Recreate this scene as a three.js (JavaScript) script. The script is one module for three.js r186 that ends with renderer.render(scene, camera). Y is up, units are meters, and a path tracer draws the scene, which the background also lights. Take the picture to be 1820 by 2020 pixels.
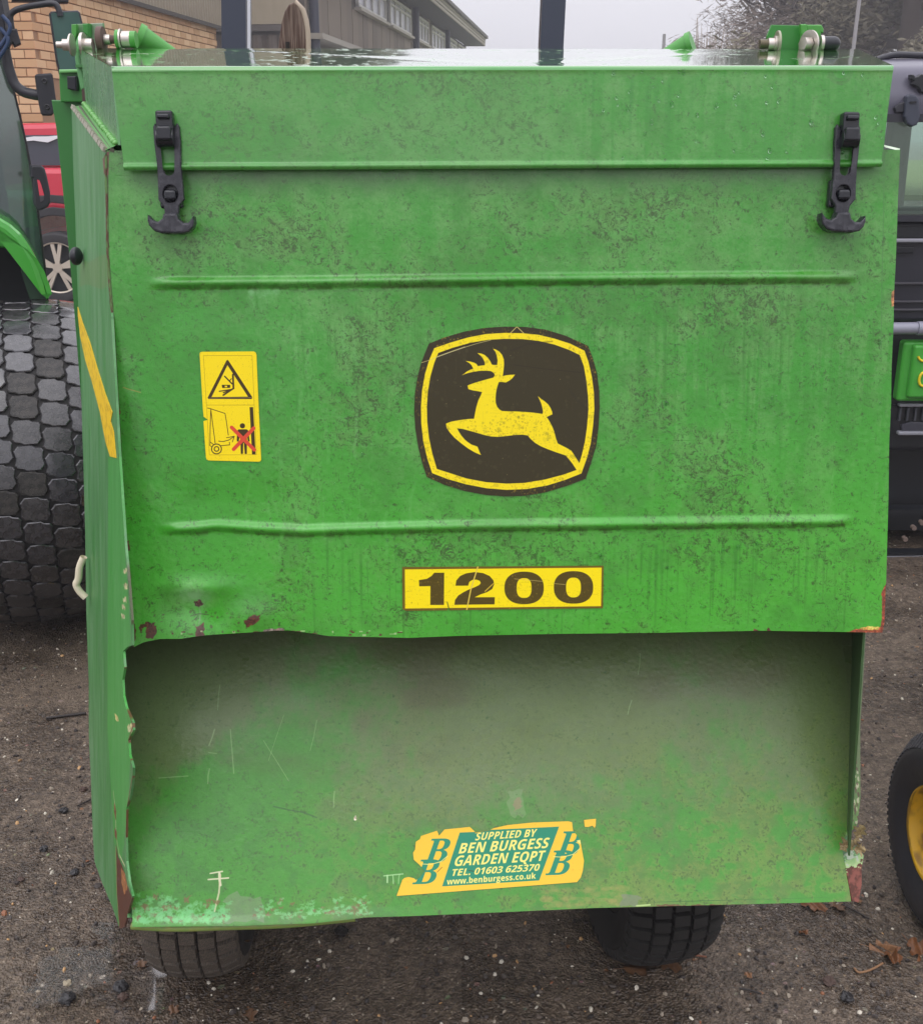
import * as THREE from 'three';
import { RoundedBoxGeometry } from 'three/addons/geometries/RoundedBoxGeometry.js';
import { mergeGeometries, toCreasedNormals } from 'three/addons/utils/BufferGeometryUtils.js';

// ---------------------------------------------------------------- camera, sky, sun, exposure
const scene = new THREE.Scene();
const RAD = Math.PI / 180, PITCH = 18.8 * RAD, EYE = 1.5, FL = 2183;
const camera = new THREE.PerspectiveCamera(2 * Math.atan(1009.5 / FL) / RAD, 922 / 1024, 0.05, 400);
camera.position.set(0, EYE, 0);
camera.rotation.set(-PITCH, 0, 0);

function overcast() {                       // an even grey rain sky, brighter overhead
  const W = 256, H = 128, d = new Float32Array(W * H * 4);
  for (let j = 0; j < H; j++) for (let i = 0; i < W; i++) {
    const el = ((j + 0.5) / H - 0.5) * Math.PI, s = Math.max(0, Math.sin(el));
    const az = (i + 0.5) / W * Math.PI * 2;
    const cl = 1 + 0.025 * Math.sin(az * 3 + 4 * s) + 0.02 * Math.sin(az * 7 - 9 * s + 1);
    const L = el < 0 ? 0.34 : 0.82 * (1 + 1.9 * s) * cl, o = (j * W + i) * 4;
    d[o] = L * 0.985; d[o + 1] = L * 0.975; d[o + 2] = L * 1.04; d[o + 3] = 1;
  }
  const t = new THREE.DataTexture(d, W, H, THREE.RGBAFormat, THREE.FloatType);
  t.mapping = THREE.EquirectangularReflectionMapping; t.magFilter = t.minFilter = THREE.LinearFilter; t.needsUpdate = true;
  return t;
}
scene.background = overcast();
scene.environment = scene.background;

const sun = new THREE.DirectionalLight(new THREE.Color(1, 0.97, 0.93), 0.5);
sun.position.set(-2.5, 11, 3.5); sun.target.position.set(0, 0.5, -2);
sun.castShadow = true; sun.shadow.radius = 60; sun.shadow.mapSize.set(2048, 2048);
Object.assign(sun.shadow.camera, { left: -8, right: 8, top: 8, bottom: -8, near: 0.5, far: 40 });
scene.add(sun, sun.target);

scene.fog = new THREE.FogExp2(new THREE.Color(0.86, 0.86, 0.9), 0.0045);   // thin rain haze

const renderer = new THREE.WebGLRenderer({ antialias: true });
renderer.setSize(922, 1024);
renderer.toneMapping = THREE.LinearToneMapping;
renderer.toneMappingExposure = 1.0;
renderer.shadowMap.enabled = true;
renderer.shadowMap.type = THREE.PCFSoftShadowMap;

// ---------------------------------------------------------------- helpers
function rng(seed) { let s = seed >>> 0; return () => { s = (s + 0x6d2b79f5) | 0; let t = Math.imul(s ^ (s >>> 15), 1 | s); t = (t + Math.imul(t ^ (t >>> 7), 61 | t)) ^ t; return ((t ^ (t >>> 14)) >>> 0) / 4294967296; }; }
const V3 = (x, y, z) => new THREE.Vector3(x, y, z);
const clamp = (x, a = 0, b = 1) => x < a ? a : x > b ? b : x;
const mix = (a, b, t) => a + (b - a) * t;
const sstep = (a, b, x) => { const t = clamp((x - a) / (b - a)); return t * t * (3 - 2 * t); };
const mix3 = (p, q, t) => [p[0] + (q[0] - p[0]) * t, p[1] + (q[1] - p[1]) * t, p[2] + (q[2] - p[2]) * t];
// value noise on a wrapped 256 lattice
const LAT = new Float32Array(65536); { const r = rng(77); for (let i = 0; i < 65536; i++) LAT[i] = r(); }
function vn(x, y) {
  const xi = Math.floor(x), yi = Math.floor(y), fx = x - xi, fy = y - yi;
  const u = fx * fx * (3 - 2 * fx), v = fy * fy * (3 - 2 * fy);
  const x0 = xi & 255, x1 = (xi + 1) & 255, y0 = (yi & 255) << 8, y1 = ((yi + 1) & 255) << 8;
  const a = LAT[y0 + x0], b = LAT[y0 + x1], c = LAT[y1 + x0], d = LAT[y1 + x1];
  return a + (b - a) * u + (c - a + (a - b - c + d) * u) * v;
}
function fbm(x, y, n = 4) { let s = 0, a = 0.5, t = 0; for (let i = 0; i < n; i++) { s += a * vn(x, y); t += a; a *= 0.5; x = x * 2.03 + 17.3; y = y * 2.03 + 5.9; } return s / t; }
const toS = (c) => c <= 0.0031308 ? 12.92 * c : 1.055 * Math.pow(c, 1 / 2.4) - 0.055;
const S8 = new Uint8Array(4097); for (let i = 0; i <= 4096; i++) S8[i] = Math.round(255 * toS(i / 4096));
const s8 = (c) => S8[(clamp(c) * 4096) | 0];
const lin = (r, g, b) => [r, g, b].map((c) => { c /= 255; return c <= 0.04045 ? c / 12.92 : Math.pow((c + 0.055) / 1.055, 2.4); });
const css = (c) => `rgb(${s8(c[0])},${s8(c[1])},${s8(c[2])})`;

// the photograph's sight lines, used to place things at chosen distances
function ray(x, y) {
  const a = (x - 910) / FL, b = -(y - 1009.5) / FL, s = Math.sin(PITCH), c = Math.cos(PITCH);
  return V3(a, -s + b * c, -c - b * s);
}
const EYEP = V3(0, EYE, 0);
const atZ = (x, y, z) => { const r = ray(x, y); return r.multiplyScalar(z / r.z).add(EYEP); };
const onGround = (x, y, h = 0) => { const r = ray(x, y); return r.multiplyScalar((h - EYE) / r.y).add(EYEP); };

class Frame {                                // a plane with its own right and up axes, in metres
  constructor(o, u, v) { this.o = o; this.u = u.clone().normalize(); this.n = new THREE.Vector3().crossVectors(u, v).normalize(); this.v = new THREE.Vector3().crossVectors(this.n, this.u); }
  static of(p, q, r) { return new Frame(p, q.clone().sub(p), r.clone().sub(p)); }
  hit(x, y, out = 0) { const r = ray(x, y), o = this.o.clone().addScaledVector(this.n, out); const t = o.clone().sub(EYEP).dot(this.n) / r.dot(this.n); const p = r.multiplyScalar(t).add(EYEP).sub(this.o); return [p.dot(this.u), p.dot(this.v)]; }
  at(a, b, n = 0) { return this.o.clone().addScaledVector(this.u, a).addScaledVector(this.v, b).addScaledVector(this.n, n); }
  m(a = 0, b = 0, n = 0) { return new THREE.Matrix4().makeBasis(this.u, this.v, this.n).setPosition(this.at(a, b, n)); }
}

// ---------------------------------------------------------------- textures and materials
function canvasTex(w, h, px, draw, srgb = true) {
  const c = document.createElement('canvas'); c.width = w; c.height = h;
  const ctx = c.getContext('2d');
  if (px) {
    const im = ctx.createImageData(w, h), d = im.data;
    for (let y = 0, o = 0; y < h; y++) for (let x = 0; x < w; x++, o += 4) { const p = px(x, y); d[o] = p[0]; d[o + 1] = p[1]; d[o + 2] = p[2]; d[o + 3] = 255; }
    ctx.putImageData(im, 0, 0);
  }
  if (draw) draw(ctx, w, h);
  const t = new THREE.CanvasTexture(c);
  if (srgb) t.colorSpace = THREE.SRGBColorSpace;
  t.wrapS = t.wrapT = THREE.RepeatWrapping; t.magFilter = THREE.LinearFilter; t.anisotropy = 8;
  return t;
}
const rgb8 = (c) => [s8(c[0]), s8(c[1]), s8(c[2])];
function mat(color, rough = 0.5, more = {}) {
  const { metal = 0, ...rest } = more;
  const C = rest.clearcoat || rest.transmission || rest.sheen || rest.specularIntensity !== undefined ? THREE.MeshPhysicalMaterial : THREE.MeshStandardMaterial;
  const m = new C({ roughness: rough, metalness: metal, ...rest });
  if (color) m.color.setRGB(...color);
  return m;
}

// ---------------------------------------------------------------- naming and adding
const taken = new Map();
function numbered(n) { const k = taken.get(n) ?? 0; taken.set(n, k + 1); return k ? `${n}_${String(k).padStart(3, '0')}` : n; }
function shade(o) { o.castShadow = o.receiveShadow = true; return o; }
function tag(o, label, category, group, kind) { if (label) o.userData.label = label; if (category) o.userData.category = category; if (group) o.userData.group = group; if (kind) o.userData.kind = kind; return o; }
function thing(name, label, category, pos = [0, 0, 0], turn = 0, group) {
  const o = new THREE.Group(); o.name = numbered(name); o.position.set(...pos); o.rotation.y = turn;
  scene.add(o); return tag(o, label, category, group);
}
function sub(name, parent) { const o = new THREE.Group(); o.name = name; parent.add(o); return o; }
function part(name, geo, material, parent) {
  const g = Array.isArray(geo) ? (geo.length > 1 ? mergeGeometries(geo.map(plain)) : geo[0]) : geo;
  const o = shade(new THREE.Mesh(g, material)); o.name = name; if (parent) parent.add(o); return o;
}
function solo(name, geo, material, label, category, group, kind) { const o = part(numbered(name), geo, material, scene); return tag(o, label, category, group, kind); }
// geometry made alike for merging
function plain(g) {
  const q = g.index ? g.toNonIndexed() : g;
  for (const k of Object.keys(q.attributes)) if (!['position', 'normal', 'uv'].includes(k)) q.deleteAttribute(k);
  if (!q.attributes.normal) q.computeVertexNormals();
  if (!q.attributes.uv) q.setAttribute('uv', new THREE.BufferAttribute(new Float32Array(q.attributes.position.count * 2), 2));
  return q;
}
const box = (w, h, d, x = 0, y = 0, z = 0, r = 0) => (r ? new RoundedBoxGeometry(w, h, d, 2, r) : new THREE.BoxGeometry(w, h, d)).translate(x, y, z);
const cyl = (r, h, n = 20, r2 = r) => new THREE.CylinderGeometry(r2, r, h, n);
function tube(pts, r, seg = 40, rad = 10, closed = false) { return new THREE.TubeGeometry(new THREE.CatmullRomCurve3(pts.map((p) => p.isVector3 ? p : V3(...p)), closed, 'centripetal'), seg, r, rad, closed); }
function bar(p, q, w, d) {                   // a box from p to q
  const v = q.clone().sub(p), g = new THREE.BoxGeometry(w, v.length(), d);
  return g.applyQuaternion(new THREE.Quaternion().setFromUnitVectors(V3(0, 1, 0), v.normalize())).translate(...p.clone().add(q).multiplyScalar(0.5).toArray());
}
function rod(p, q, r, n = 12, r2 = r) {
  const v = q.clone().sub(p), g = new THREE.CylinderGeometry(r2, r, v.length(), n);
  return g.applyQuaternion(new THREE.Quaternion().setFromUnitVectors(V3(0, 1, 0), v.normalize())).translate(...p.clone().add(q).multiplyScalar(0.5).toArray());
}
function shapeOf(pts, holes = []) { const s = new THREE.Shape(pts.map((p) => new THREE.Vector2(p[0], p[1]))); for (const h of holes) s.holes.push(new THREE.Path(h.map((p) => new THREE.Vector2(p[0], p[1])))); return s; }
function plate(frame, pts, t, { bevel = 0, holes = [], off = 0, uv } = {}) { // a sheet of thickness t whose outer face lies off metres in front of the frame
  const g = new THREE.ExtrudeGeometry(shapeOf(pts, holes), { depth: t - 2 * bevel, bevelEnabled: bevel > 0, bevelThickness: bevel, bevelSize: bevel, bevelOffset: -bevel, bevelSegments: 2, curveSegments: 8 });
  g.translate(0, 0, off - t + bevel);
  if (uv) reUV(g, uv);
  return g.applyMatrix4(frame.m());
}
function reUV(g, [a0, b0, a1, b1]) { const p = g.attributes.position, u = g.attributes.uv; for (let i = 0; i < p.count; i++) u.setXY(i, (p.getX(i) - a0) / (a1 - a0), (p.getY(i) - b0) / (b1 - b0)); return g; }
function grid(nu, nv, f, uvf) {              // a smooth grid of points f(u, v) -> Vector3
  const P = new Float32Array((nu + 1) * (nv + 1) * 3), U = new Float32Array((nu + 1) * (nv + 1) * 2), I = [];
  for (let j = 0, k = 0; j <= nv; j++) for (let i = 0; i <= nu; i++, k++) {
    const u = i / nu, v = j / nv, p = f(u, v); P[k * 3] = p.x; P[k * 3 + 1] = p.y; P[k * 3 + 2] = p.z;
    const q = uvf ? uvf(u, v, p) : [u, v]; U[k * 2] = q[0]; U[k * 2 + 1] = q[1];
    if (i < nu && j < nv) { const a = k, b = k + 1, c = k + nu + 2, d = k + nu + 1; I.push(a, b, c, a, c, d); }
  }
  const g = new THREE.BufferGeometry();
  g.setAttribute('position', new THREE.BufferAttribute(P, 3)); g.setAttribute('uv', new THREE.BufferAttribute(U, 2)); g.setIndex(I); g.computeVertexNormals(); return g;
}
function pressed(frame, nu, nv, map, disp, t, uv) { // sheet metal: a displaced front, a back and a rim
  const f = (u, v) => { const [a, b] = map(u, v); return frame.at(a, b, disp(a, b)); };
  const uvf = (u, v) => { const [a, b] = map(u, v); return [(a - uv[0]) / (uv[2] - uv[0]), (b - uv[1]) / (uv[3] - uv[1])]; };
  const back = (u, v) => f(u, v).addScaledVector(frame.n, -t);
  const gs = [grid(nu, nv, f, uvf), grid(nu >> 2, nv >> 2, (u, v) => back(1 - u, v), (u, v) => uvf(1 - u, v))];
  const rim = (n, e) => grid(n, 1, (s, k) => { const [u, v] = e(s); return k ? f(u, v) : back(u, v); }, (s) => uvf(...e(s)));
  gs.push(rim(nu, (s) => [1 - s, 1].map((x, i) => i ? 1 : 1 - s)), rim(nu, (s) => [s, 0]), rim(nv, (s) => [1, s]), rim(nv, (s) => [0, 1 - s]));
  return mergeGeometries(gs.map(plain));
}
function poly(pts) { return (t) => { const s = clamp(t) * (pts.length - 1), i = Math.min(Math.floor(s), pts.length - 2), f = s - i; return [mix(pts[i][0], pts[i + 1][0], f), mix(pts[i][1], pts[i + 1][1], f)]; }; }
function interp(pts, x) { if (x <= pts[0][0]) return pts[0][1]; for (let i = 1; i < pts.length; i++) if (x <= pts[i][0]) { const t = (x - pts[i - 1][0]) / (pts[i][0] - pts[i - 1][0]); return mix(pts[i - 1][1], pts[i][1], t); } return pts.at(-1)[1]; }
// ---------------------------------------------------------------- ground: wet gritty tarmac
const PUD = [-0.665, -1.70];                  // hollow beside the left wheel that holds water
function groundH(x, z) {
  let h = (fbm(x * 2.2 + 9, z * 2.2 + 4, 2) - 0.5) * 0.014 + (fbm(x * 14, z * 14, 3) - 0.5) * 0.007 + (vn(x * 70, z * 70) - 0.5) * 0.003;
  const u = (x - PUD[0]) / 0.13, v = (z - PUD[1]) / 0.13; h -= 0.006 * Math.exp(-(u * u + v * v));
  return h - 0.004;
}
{
  const ax = [], az = [];
  const spread = (lo, hi, step, far0, far1) => { const A = []; let d = step, p = hi; const up = []; while (p < far1) { d *= 1.22; p += d; up.push(Math.min(p, far1)); } d = step; p = lo; const dn = []; while (p > far0) { d *= 1.22; p -= d; dn.push(Math.max(p, far0)); } for (let q = lo; q <= hi + 1e-9; q += step) A.push(q); return [...dn.reverse(), ...A, ...up]; };
  const X = spread(-2.0, 2.1, 0.013, -150, 150), Z = spread(-4.4, -1.25, 0.013, -260, 12);
  const nx = X.length, nz = Z.length, P = new Float32Array(nx * nz * 3), U = new Float32Array(nx * nz * 2), I = [];
  for (let j = 0, k = 0; j < nz; j++) for (let i = 0; i < nx; i++, k++) {
    P[k * 3] = X[i]; P[k * 3 + 1] = groundH(X[i], Z[j]); P[k * 3 + 2] = Z[j]; U[k * 2] = X[i] / 3; U[k * 2 + 1] = Z[j] / 3;
    if (i < nx - 1 && j < nz - 1) I.push(k, k + nx, k + 1, k + 1, k + nx, k + nx + 1);
  }
  const g = new THREE.BufferGeometry(); g.setAttribute('position', new THREE.BufferAttribute(P, 3)); g.setAttribute('uv', new THREE.BufferAttribute(U, 2)); g.setIndex(I); g.computeVertexNormals();
  const W = 2048, per = 256 / W;               // noise lattices that divide 256 wrap at the tile's edge
  const tn = (x, y, f) => vn(x * per * f, y * per * f);
  const col = canvasTex(W, W, (x, y) => {
    const n0 = tn(x, y, 0.0625) * 0.5 + tn(x, y, 0.125) * 0.3 + tn(x, y, 0.25) * 0.2, n1 = tn(x, y, 1) * 0.5 + tn(x, y, 2) * 0.5, n2 = tn(x, y, 4);
    let c = mix3(lin(78, 66, 55), lin(113, 98, 83), sstep(0.25, 0.75, n0 * 0.6 + n1 * 0.4));
    const t = 0.58 + 0.5 * n2 + 0.5 * (n1 - 0.5);
    if (n2 > 0.92 && n1 > 0.45) c = mix3(c, lin(160, 148, 130), 0.6);
    return rgb8([c[0] * t, c[1] * t, c[2] * t]);
  }, (ctx) => {
    const r = rng(21);
    for (let i = 0; i < 9000; i++) { const x = r() * W, y = r() * W, s = 0.6 + r() * r() * 3.2, k = r(); ctx.fillStyle = k < 0.5 ? `rgba(56,48,44,${0.3 + r() * 0.4})` : k < 0.83 ? `rgba(${120 + r() * 40},${108 + r() * 36},${96 + r() * 30},.7)` : k < 0.93 ? 'rgba(190,182,168,.9)' : 'rgba(140,96,64,.8)'; ctx.beginPath(); ctx.ellipse(x, y, s * (0.7 + r()), s, r() * 3, 0, 7); ctx.fill(); }
  });
  const bmp = canvasTex(1024, 1024, (x, y) => { const f = 256 / 1024; const k = 255 * clamp(0.5 + 0.5 * (vn(x * f, y * f) - 0.5) + 0.45 * (vn(x * f * 2, y * f * 2) - 0.5) + 0.3 * (vn(x * f / 4, y * f / 4) - 0.5)); return [k, k, k]; }, null, false);
  bmp.repeat.set(3, 3);
  const rgh = canvasTex(1024, 1024, (x, y) => { const f = 256 / 1024; const n = vn(x * f / 16, y * f / 16) * 0.6 + vn(x * f / 4, y * f / 4) * 0.4, k = 255 * clamp(0.28 + 0.85 * (n - 0.35)); return [k, k, k]; }, null, false);
  const ground = part('ground', g, mat(null, 1.0, { map: col, bumpMap: bmp, bumpScale: 0.0065, roughnessMap: rgh }), scene);
  tag(ground, 'dark wet gritty tarmac yard strewn with small pale stones', null, null, 'structure');
}
// ---------------------------------------------------------------- grass collector: frames and outlines
const LEAN = 8.5 * RAD, YAW = 2.4 * RAD;
const fU = V3(Math.cos(YAW), 0, -Math.sin(YAW));
const fV = V3(-Math.sin(YAW) * Math.sin(LEAN), Math.cos(LEAN), -Math.cos(YAW) * Math.sin(LEAN));
const FACE = new Frame(V3(0, 1.5, -1.45), fU, fV);
const F = (x, y, out = 0) => FACE.hit(x, y, out);
const hopper = thing('grass_collector', 'large worn green steel grass collector with yellow decals standing on two small wheels', 'grass collector');

const sortB = (pts) => pts.map(([x, y]) => F(x, y)).map(([a, b]) => [b, a]).sort((p, q) => p[0] - q[0]);
const leftE = sortB([[264, 1278], [261, 1223], [255, 1146], [248, 1070], [236, 890], [231, 800], [221, 623], [212, 500], [209, 344], [211, 290]]);
const rightE = sortB([[1738, 1250], [1743, 1226], [1746.7, 1140], [1750, 1020], [1751, 978], [1752.6, 868], [1756, 800], [1757, 723], [1761, 640], [1762, 578], [1765, 522], [1768, 440], [1769, 397], [1773, 300], [1774, 285]]);
const botE = [[250, 1276], [270, 1265.5], [304, 1259], [344, 1259], [384, 1253.5], [410, 1251], [482, 1246], [530, 1243], [560, 1243], [600, 1248], [640, 1254], [720, 1256], [800, 1258], [900, 1254], [1100, 1250], [1300, 1248], [1500, 1244], [1745, 1247]].map(([x, y]) => F(x, y));
const topB = F(990, 296)[1];
const A0 = -0.5, A1 = 0.62, B0 = -0.72, B1 = 0.02;     // box of the rear panel's texture
const rib1 = [[305, 558], [600, 556], [980, 551], [1400, 547], [1680, 546]].map(([x, y]) => F(x, y));
const rib2 = [[330, 1043], [380, 1041], [430, 1036], [500, 1041], [600, 1046], [720, 1042], [900, 1037], [1200, 1033], [1500, 1029], [1668, 1027]].map(([x, y]) => F(x, y));
function ribH(rib, a, b, h, w) {
  const e = Math.min(sstep(rib[0][0] - 0.012, rib[0][0] + 0.02, a), 1 - sstep(rib.at(-1)[0] - 0.02, rib.at(-1)[0] + 0.012, a));
  if (e <= 0) return 0;
  const d = Math.abs(b - interp(rib, a)) / w;
  return d > 1 ? 0 : h * e * Math.pow(Math.cos(d * Math.PI / 2), 1.3);
}
const bump2 = (a, b, x, y, rx, ry) => { const [ca, cb] = F(x, y), u = (a - ca) / rx, v = (b - cb) / ry; return Math.exp(-(u * u + v * v)); };
const flat = [[817, 643, 1183, 978], [793, 1115, 1190, 1203], [394, 692, 516, 910]].map(([x0, y0, x1, y1]) => [...F(x0, y1), ...F(x1, y0)]);
function FLATS(a, b) { let k = 1; for (const [a0, b0, a1, b1] of flat) { const d = Math.hypot(Math.max(a0 - a, 0, a - a1), Math.max(b0 - b, 0, b - b1)); k *= sstep(0.012, 0.06, d); } return k; } // no waviness where decals lie
function faceDisp(a, b) {
  let h = ribH(rib1, a, b, 0.0058, 0.0078) + ribH(rib2, a, b, 0.0058, 0.0084);
  h += (fbm(a * 3.1 + 5, b * 3.3, 2) - 0.5) * 0.006 * FLATS(a, b);
  const low = 1 - sstep(0, 0.09, b - interp(botE, a));
  h += low * 0.010 * (vn(a * 9 + 3, 2.2) - 0.35) * (1 - sstep(-0.35, -0.05, a));
  h -= 0.012 * bump2(a, b, 388, 1206, 0.032, 0.022);
  h += 0.006 * bump2(a, b, 385, 1158, 0.04, 0.012);
  h += 0.004 * bump2(a, b, 500, 1215, 0.03, 0.02);
  return h;
}

// ---------------------------------------------------------------- worn green paint
const GREEN = lin(54, 146, 36), FILM = lin(96, 162, 78), BRIGHT = lin(80, 182, 50), GRIME = lin(84, 128, 54), SPECK = lin(48, 94, 26), SPECK2 = lin(46, 58, 18), RUST = lin(92, 44, 30), CHIP = lin(128, 200, 132);
const K = 0.93;                                // overall reflectance of the paint against these swatches
const blobs = (list) => list.map(([x, y, rx, ry, s]) => { const [a, b] = F(x, y); return [a, b, rx * 0.00066, ry * 0.00066, s]; });
const blobSum = (L, a, b) => { let s = 0; for (const [x, y, rx, ry, k] of L) { const u = (a - x) / rx, v = (b - y) / ry, q = u * u + v * v; if (q < 6) s += k * Math.exp(-q); } return s; };
// places seen on the panel: cleaner saturated green, milky film (one blob paints the dent's highlight), clusters of dark growth
const CLEAN = blobs([[400, 760, 130, 210, 1], [330, 640, 60, 70, 0.5], [420, 970, 150, 110, 0.7], [620, 1180, 220, 60, 0.5], [1010, 600, 200, 60, 0.45], [1480, 1180, 260, 110, 0.6], [480, 390, 80, 60, 0.3], [700, 900, 100, 160, 0.35], [1690, 800, 60, 300, 0.35], [1290, 1150, 100, 80, 0.3]]);
const MILK_GLINT = blobs([[420, 500, 150, 40, 0.7], [900, 400, 500, 50, 0.45], [1400, 470, 260, 60, 0.35], [620, 640, 120, 60, 0.35], [560, 800, 50, 180, 0.25], [385, 1170, 48, 40, 1.1], [1300, 640, 260, 60, 0.3], [250, 430, 40, 150, 0.4], [1600, 1000, 130, 160, 0.2]]);
const DIRT = blobs([[980, 480, 180, 40, 1], [1150, 450, 160, 50, 0.8], [840, 530, 150, 25, 0.8], [760, 740, 110, 90, 0.8], [700, 860, 60, 110, 0.6], [1010, 600, 260, 30, 0.9], [1260, 610, 170, 50, 1], [1420, 600, 120, 40, 0.9], [1540, 640, 120, 60, 0.7], [1300, 950, 200, 120, 0.75], [1380, 1070, 160, 60, 0.9], [870, 1080, 220, 40, 0.7], [570, 1180, 50, 70, 1], [430, 460, 170, 60, 0.7], [620, 480, 120, 40, 0.7], [1650, 420, 90, 90, 0.6], [1450, 400, 200, 50, 0.7], [300, 560, 40, 100, 0.7], [270, 830, 30, 50, 0.8], [1130, 400, 340, 25, 0.8], [1290, 780, 60, 90, 0.5], [450, 1200, 160, 40, 0.6]]);
function worn(a, b, cfg) {
  const { clean = 0, milk = 0, dirt = 0, streak = 0, bright = 0 } = cfg;
  const n1 = fbm(a * 9 + 3, b * 9 + 8, 4), n2 = fbm(a * 45 + 11, b * 45 + 31, 4), n3 = fbm(a * 150 + 1, b * 150, 3);
  const st = fbm(a * 75 + 1.2 * n1, b * 4.2 + 40, 3), st2 = vn(a * 190 + 9 + 1.5 * vn(b * 14, a * 20), b * 6.5), n4 = fbm(a * 420, b * 380 + 9, 2);
  let film = 0.42 + 0.75 * (n1 - 0.5) + 0.95 * (n2 - 0.5) + 0.5 * (n4 - 0.5) + milk * 0.5 - clean * 0.6;
  film -= streak * (sstep(0.5, 0.72, st) * 0.32 + sstep(0.55, 0.85, st2) * 0.34);
  let c = mix3(GREEN, FILM, sstep(0.05, 0.95, film));
  c = mix3(c, BRIGHT, bright * (0.45 + 0.5 * n1));
  // thin olive grime, then flecks of dark growth in clusters
  const g = clamp(dirt * 0.75 + 1.7 * (n1 - 0.56) + 0.9 * (n2 - 0.5));
  c = mix3(c, GRIME, clamp(g * 0.5 * sstep(0.3, 0.7, n3)));
  const wx = (n2 - 0.5) * 0.05, wy = (n3 - 0.5) * 0.02;            // warped so that flecks break up and never line up
  const f1 = fbm((a + wx) * 520 + 7, (b + wy) * 470 + 3, 3), f2 = fbm((a - wx) * 170 + 17, (b + wx) * 150 + 3, 4), f3 = vn(a * 900, b * 850);
  const q = f1 * 0.5 + f2 * 0.36 + 0.1 * f3 + 0.115 * clamp(g) + 0.03;
  c = mix3(c, SPECK, 0.55 * sstep(0.57, 0.70, q));
  c = mix3(c, lin(58, 120, 38), 0.3 * sstep(0.48, 0.72, fbm(a * 26 + 60, b * 24 + 9, 5)));   // broad damp mottling
  c = mix3(c, SPECK2, 0.6 * sstep(0.672, 0.75, q));
  const t = 0.93 + 0.14 * (0.5 * n3 + 0.5 * f3);
  return [c[0] * t * K, c[1] * t * K, c[2] * t * K];
}
const M = (fr, box, w, h) => { const [a0, b0, a1, b1] = box; return { a: (x) => a0 + (a1 - a0) * (x + 0.5) / w, b: (y) => b1 - (b1 - b0) * (y + 0.5) / h, px: (x, y) => { const [a, b] = fr.hit(x, y); return [(a - a0) / (a1 - a0) * w, (b1 - b) / (b1 - b0) * h]; }, s: w / (a1 - a0) * 0.00066 }; };
function ragged(ctx, pts, fill, rnd, j = 2) {         // an irregular filled patch
  ctx.fillStyle = fill; ctx.beginPath();
  pts.forEach(([x, y], i) => { const q = pts[(i + 1) % pts.length]; for (let k = 0; k < 5; k++) { const t = k / 5; const X = mix(x, q[0], t) + (rnd() - 0.5) * 2 * j, Y = mix(y, q[1], t) + (rnd() - 0.5) * 2 * j; i || k ? ctx.lineTo(X, Y) : ctx.moveTo(X, Y); } });
  ctx.closePath(); ctx.fill();
  const c = /^rgb\((\d+),(\d+),(\d+)\)$/.exec(fill); if (!c) return;      // solid patches get their own grain
  const xs = pts.map((p) => p[0]), ys = pts.map((p) => p[1]), x0 = Math.min(...xs), x1 = Math.max(...xs), y0 = Math.min(...ys), y1 = Math.max(...ys), n = Math.min(420, 12 + (x1 - x0) * (y1 - y0) / 14);
  ctx.save(); ctx.clip();
  for (let i = 0; i < n; i++) { const k = 0.55 + rnd() * 0.95, w = rnd() < 0.25; ctx.fillStyle = `rgba(${Math.min(255, c[1] * k * (w ? 1.25 : 1)) | 0},${Math.min(255, c[2] * k) | 0},${Math.min(255, c[3] * k) | 0},${0.3 + rnd() * 0.5})`; ctx.beginPath(); ctx.ellipse(mix(x0, x1, rnd()), mix(y0, y1, rnd()), 1 + rnd() * 4, 0.8 + rnd() * 3, rnd() * 3, 0, 7); ctx.fill(); }
  ctx.restore();
}
function line(ctx, pts, w, col) { ctx.strokeStyle = col; ctx.lineWidth = w; ctx.lineCap = 'round'; ctx.lineJoin = 'round'; ctx.beginPath(); pts.forEach(([x, y], i) => i ? ctx.lineTo(x, y) : ctx.moveTo(x, y)); ctx.stroke(); }

const peel = canvasTex(1024, 1024, (x, y) => { const u = x / 4, v = y / 4; const k = 128 + 70 * (fbm(u, v, 3) - 0.5) + 120 * (vn(u * 0.25, v * 0.25) - 0.5); return [k, k, k]; }, null, false);
peel.repeat.set(3.4, 2.2);
const wetRough = canvasTex(512, 512, (x, y) => { const k = 255 * (0.62 + 0.6 * (fbm(x / 30, y / 42, 4) - 0.5)); return [k, k, k]; }, null, false);

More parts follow.
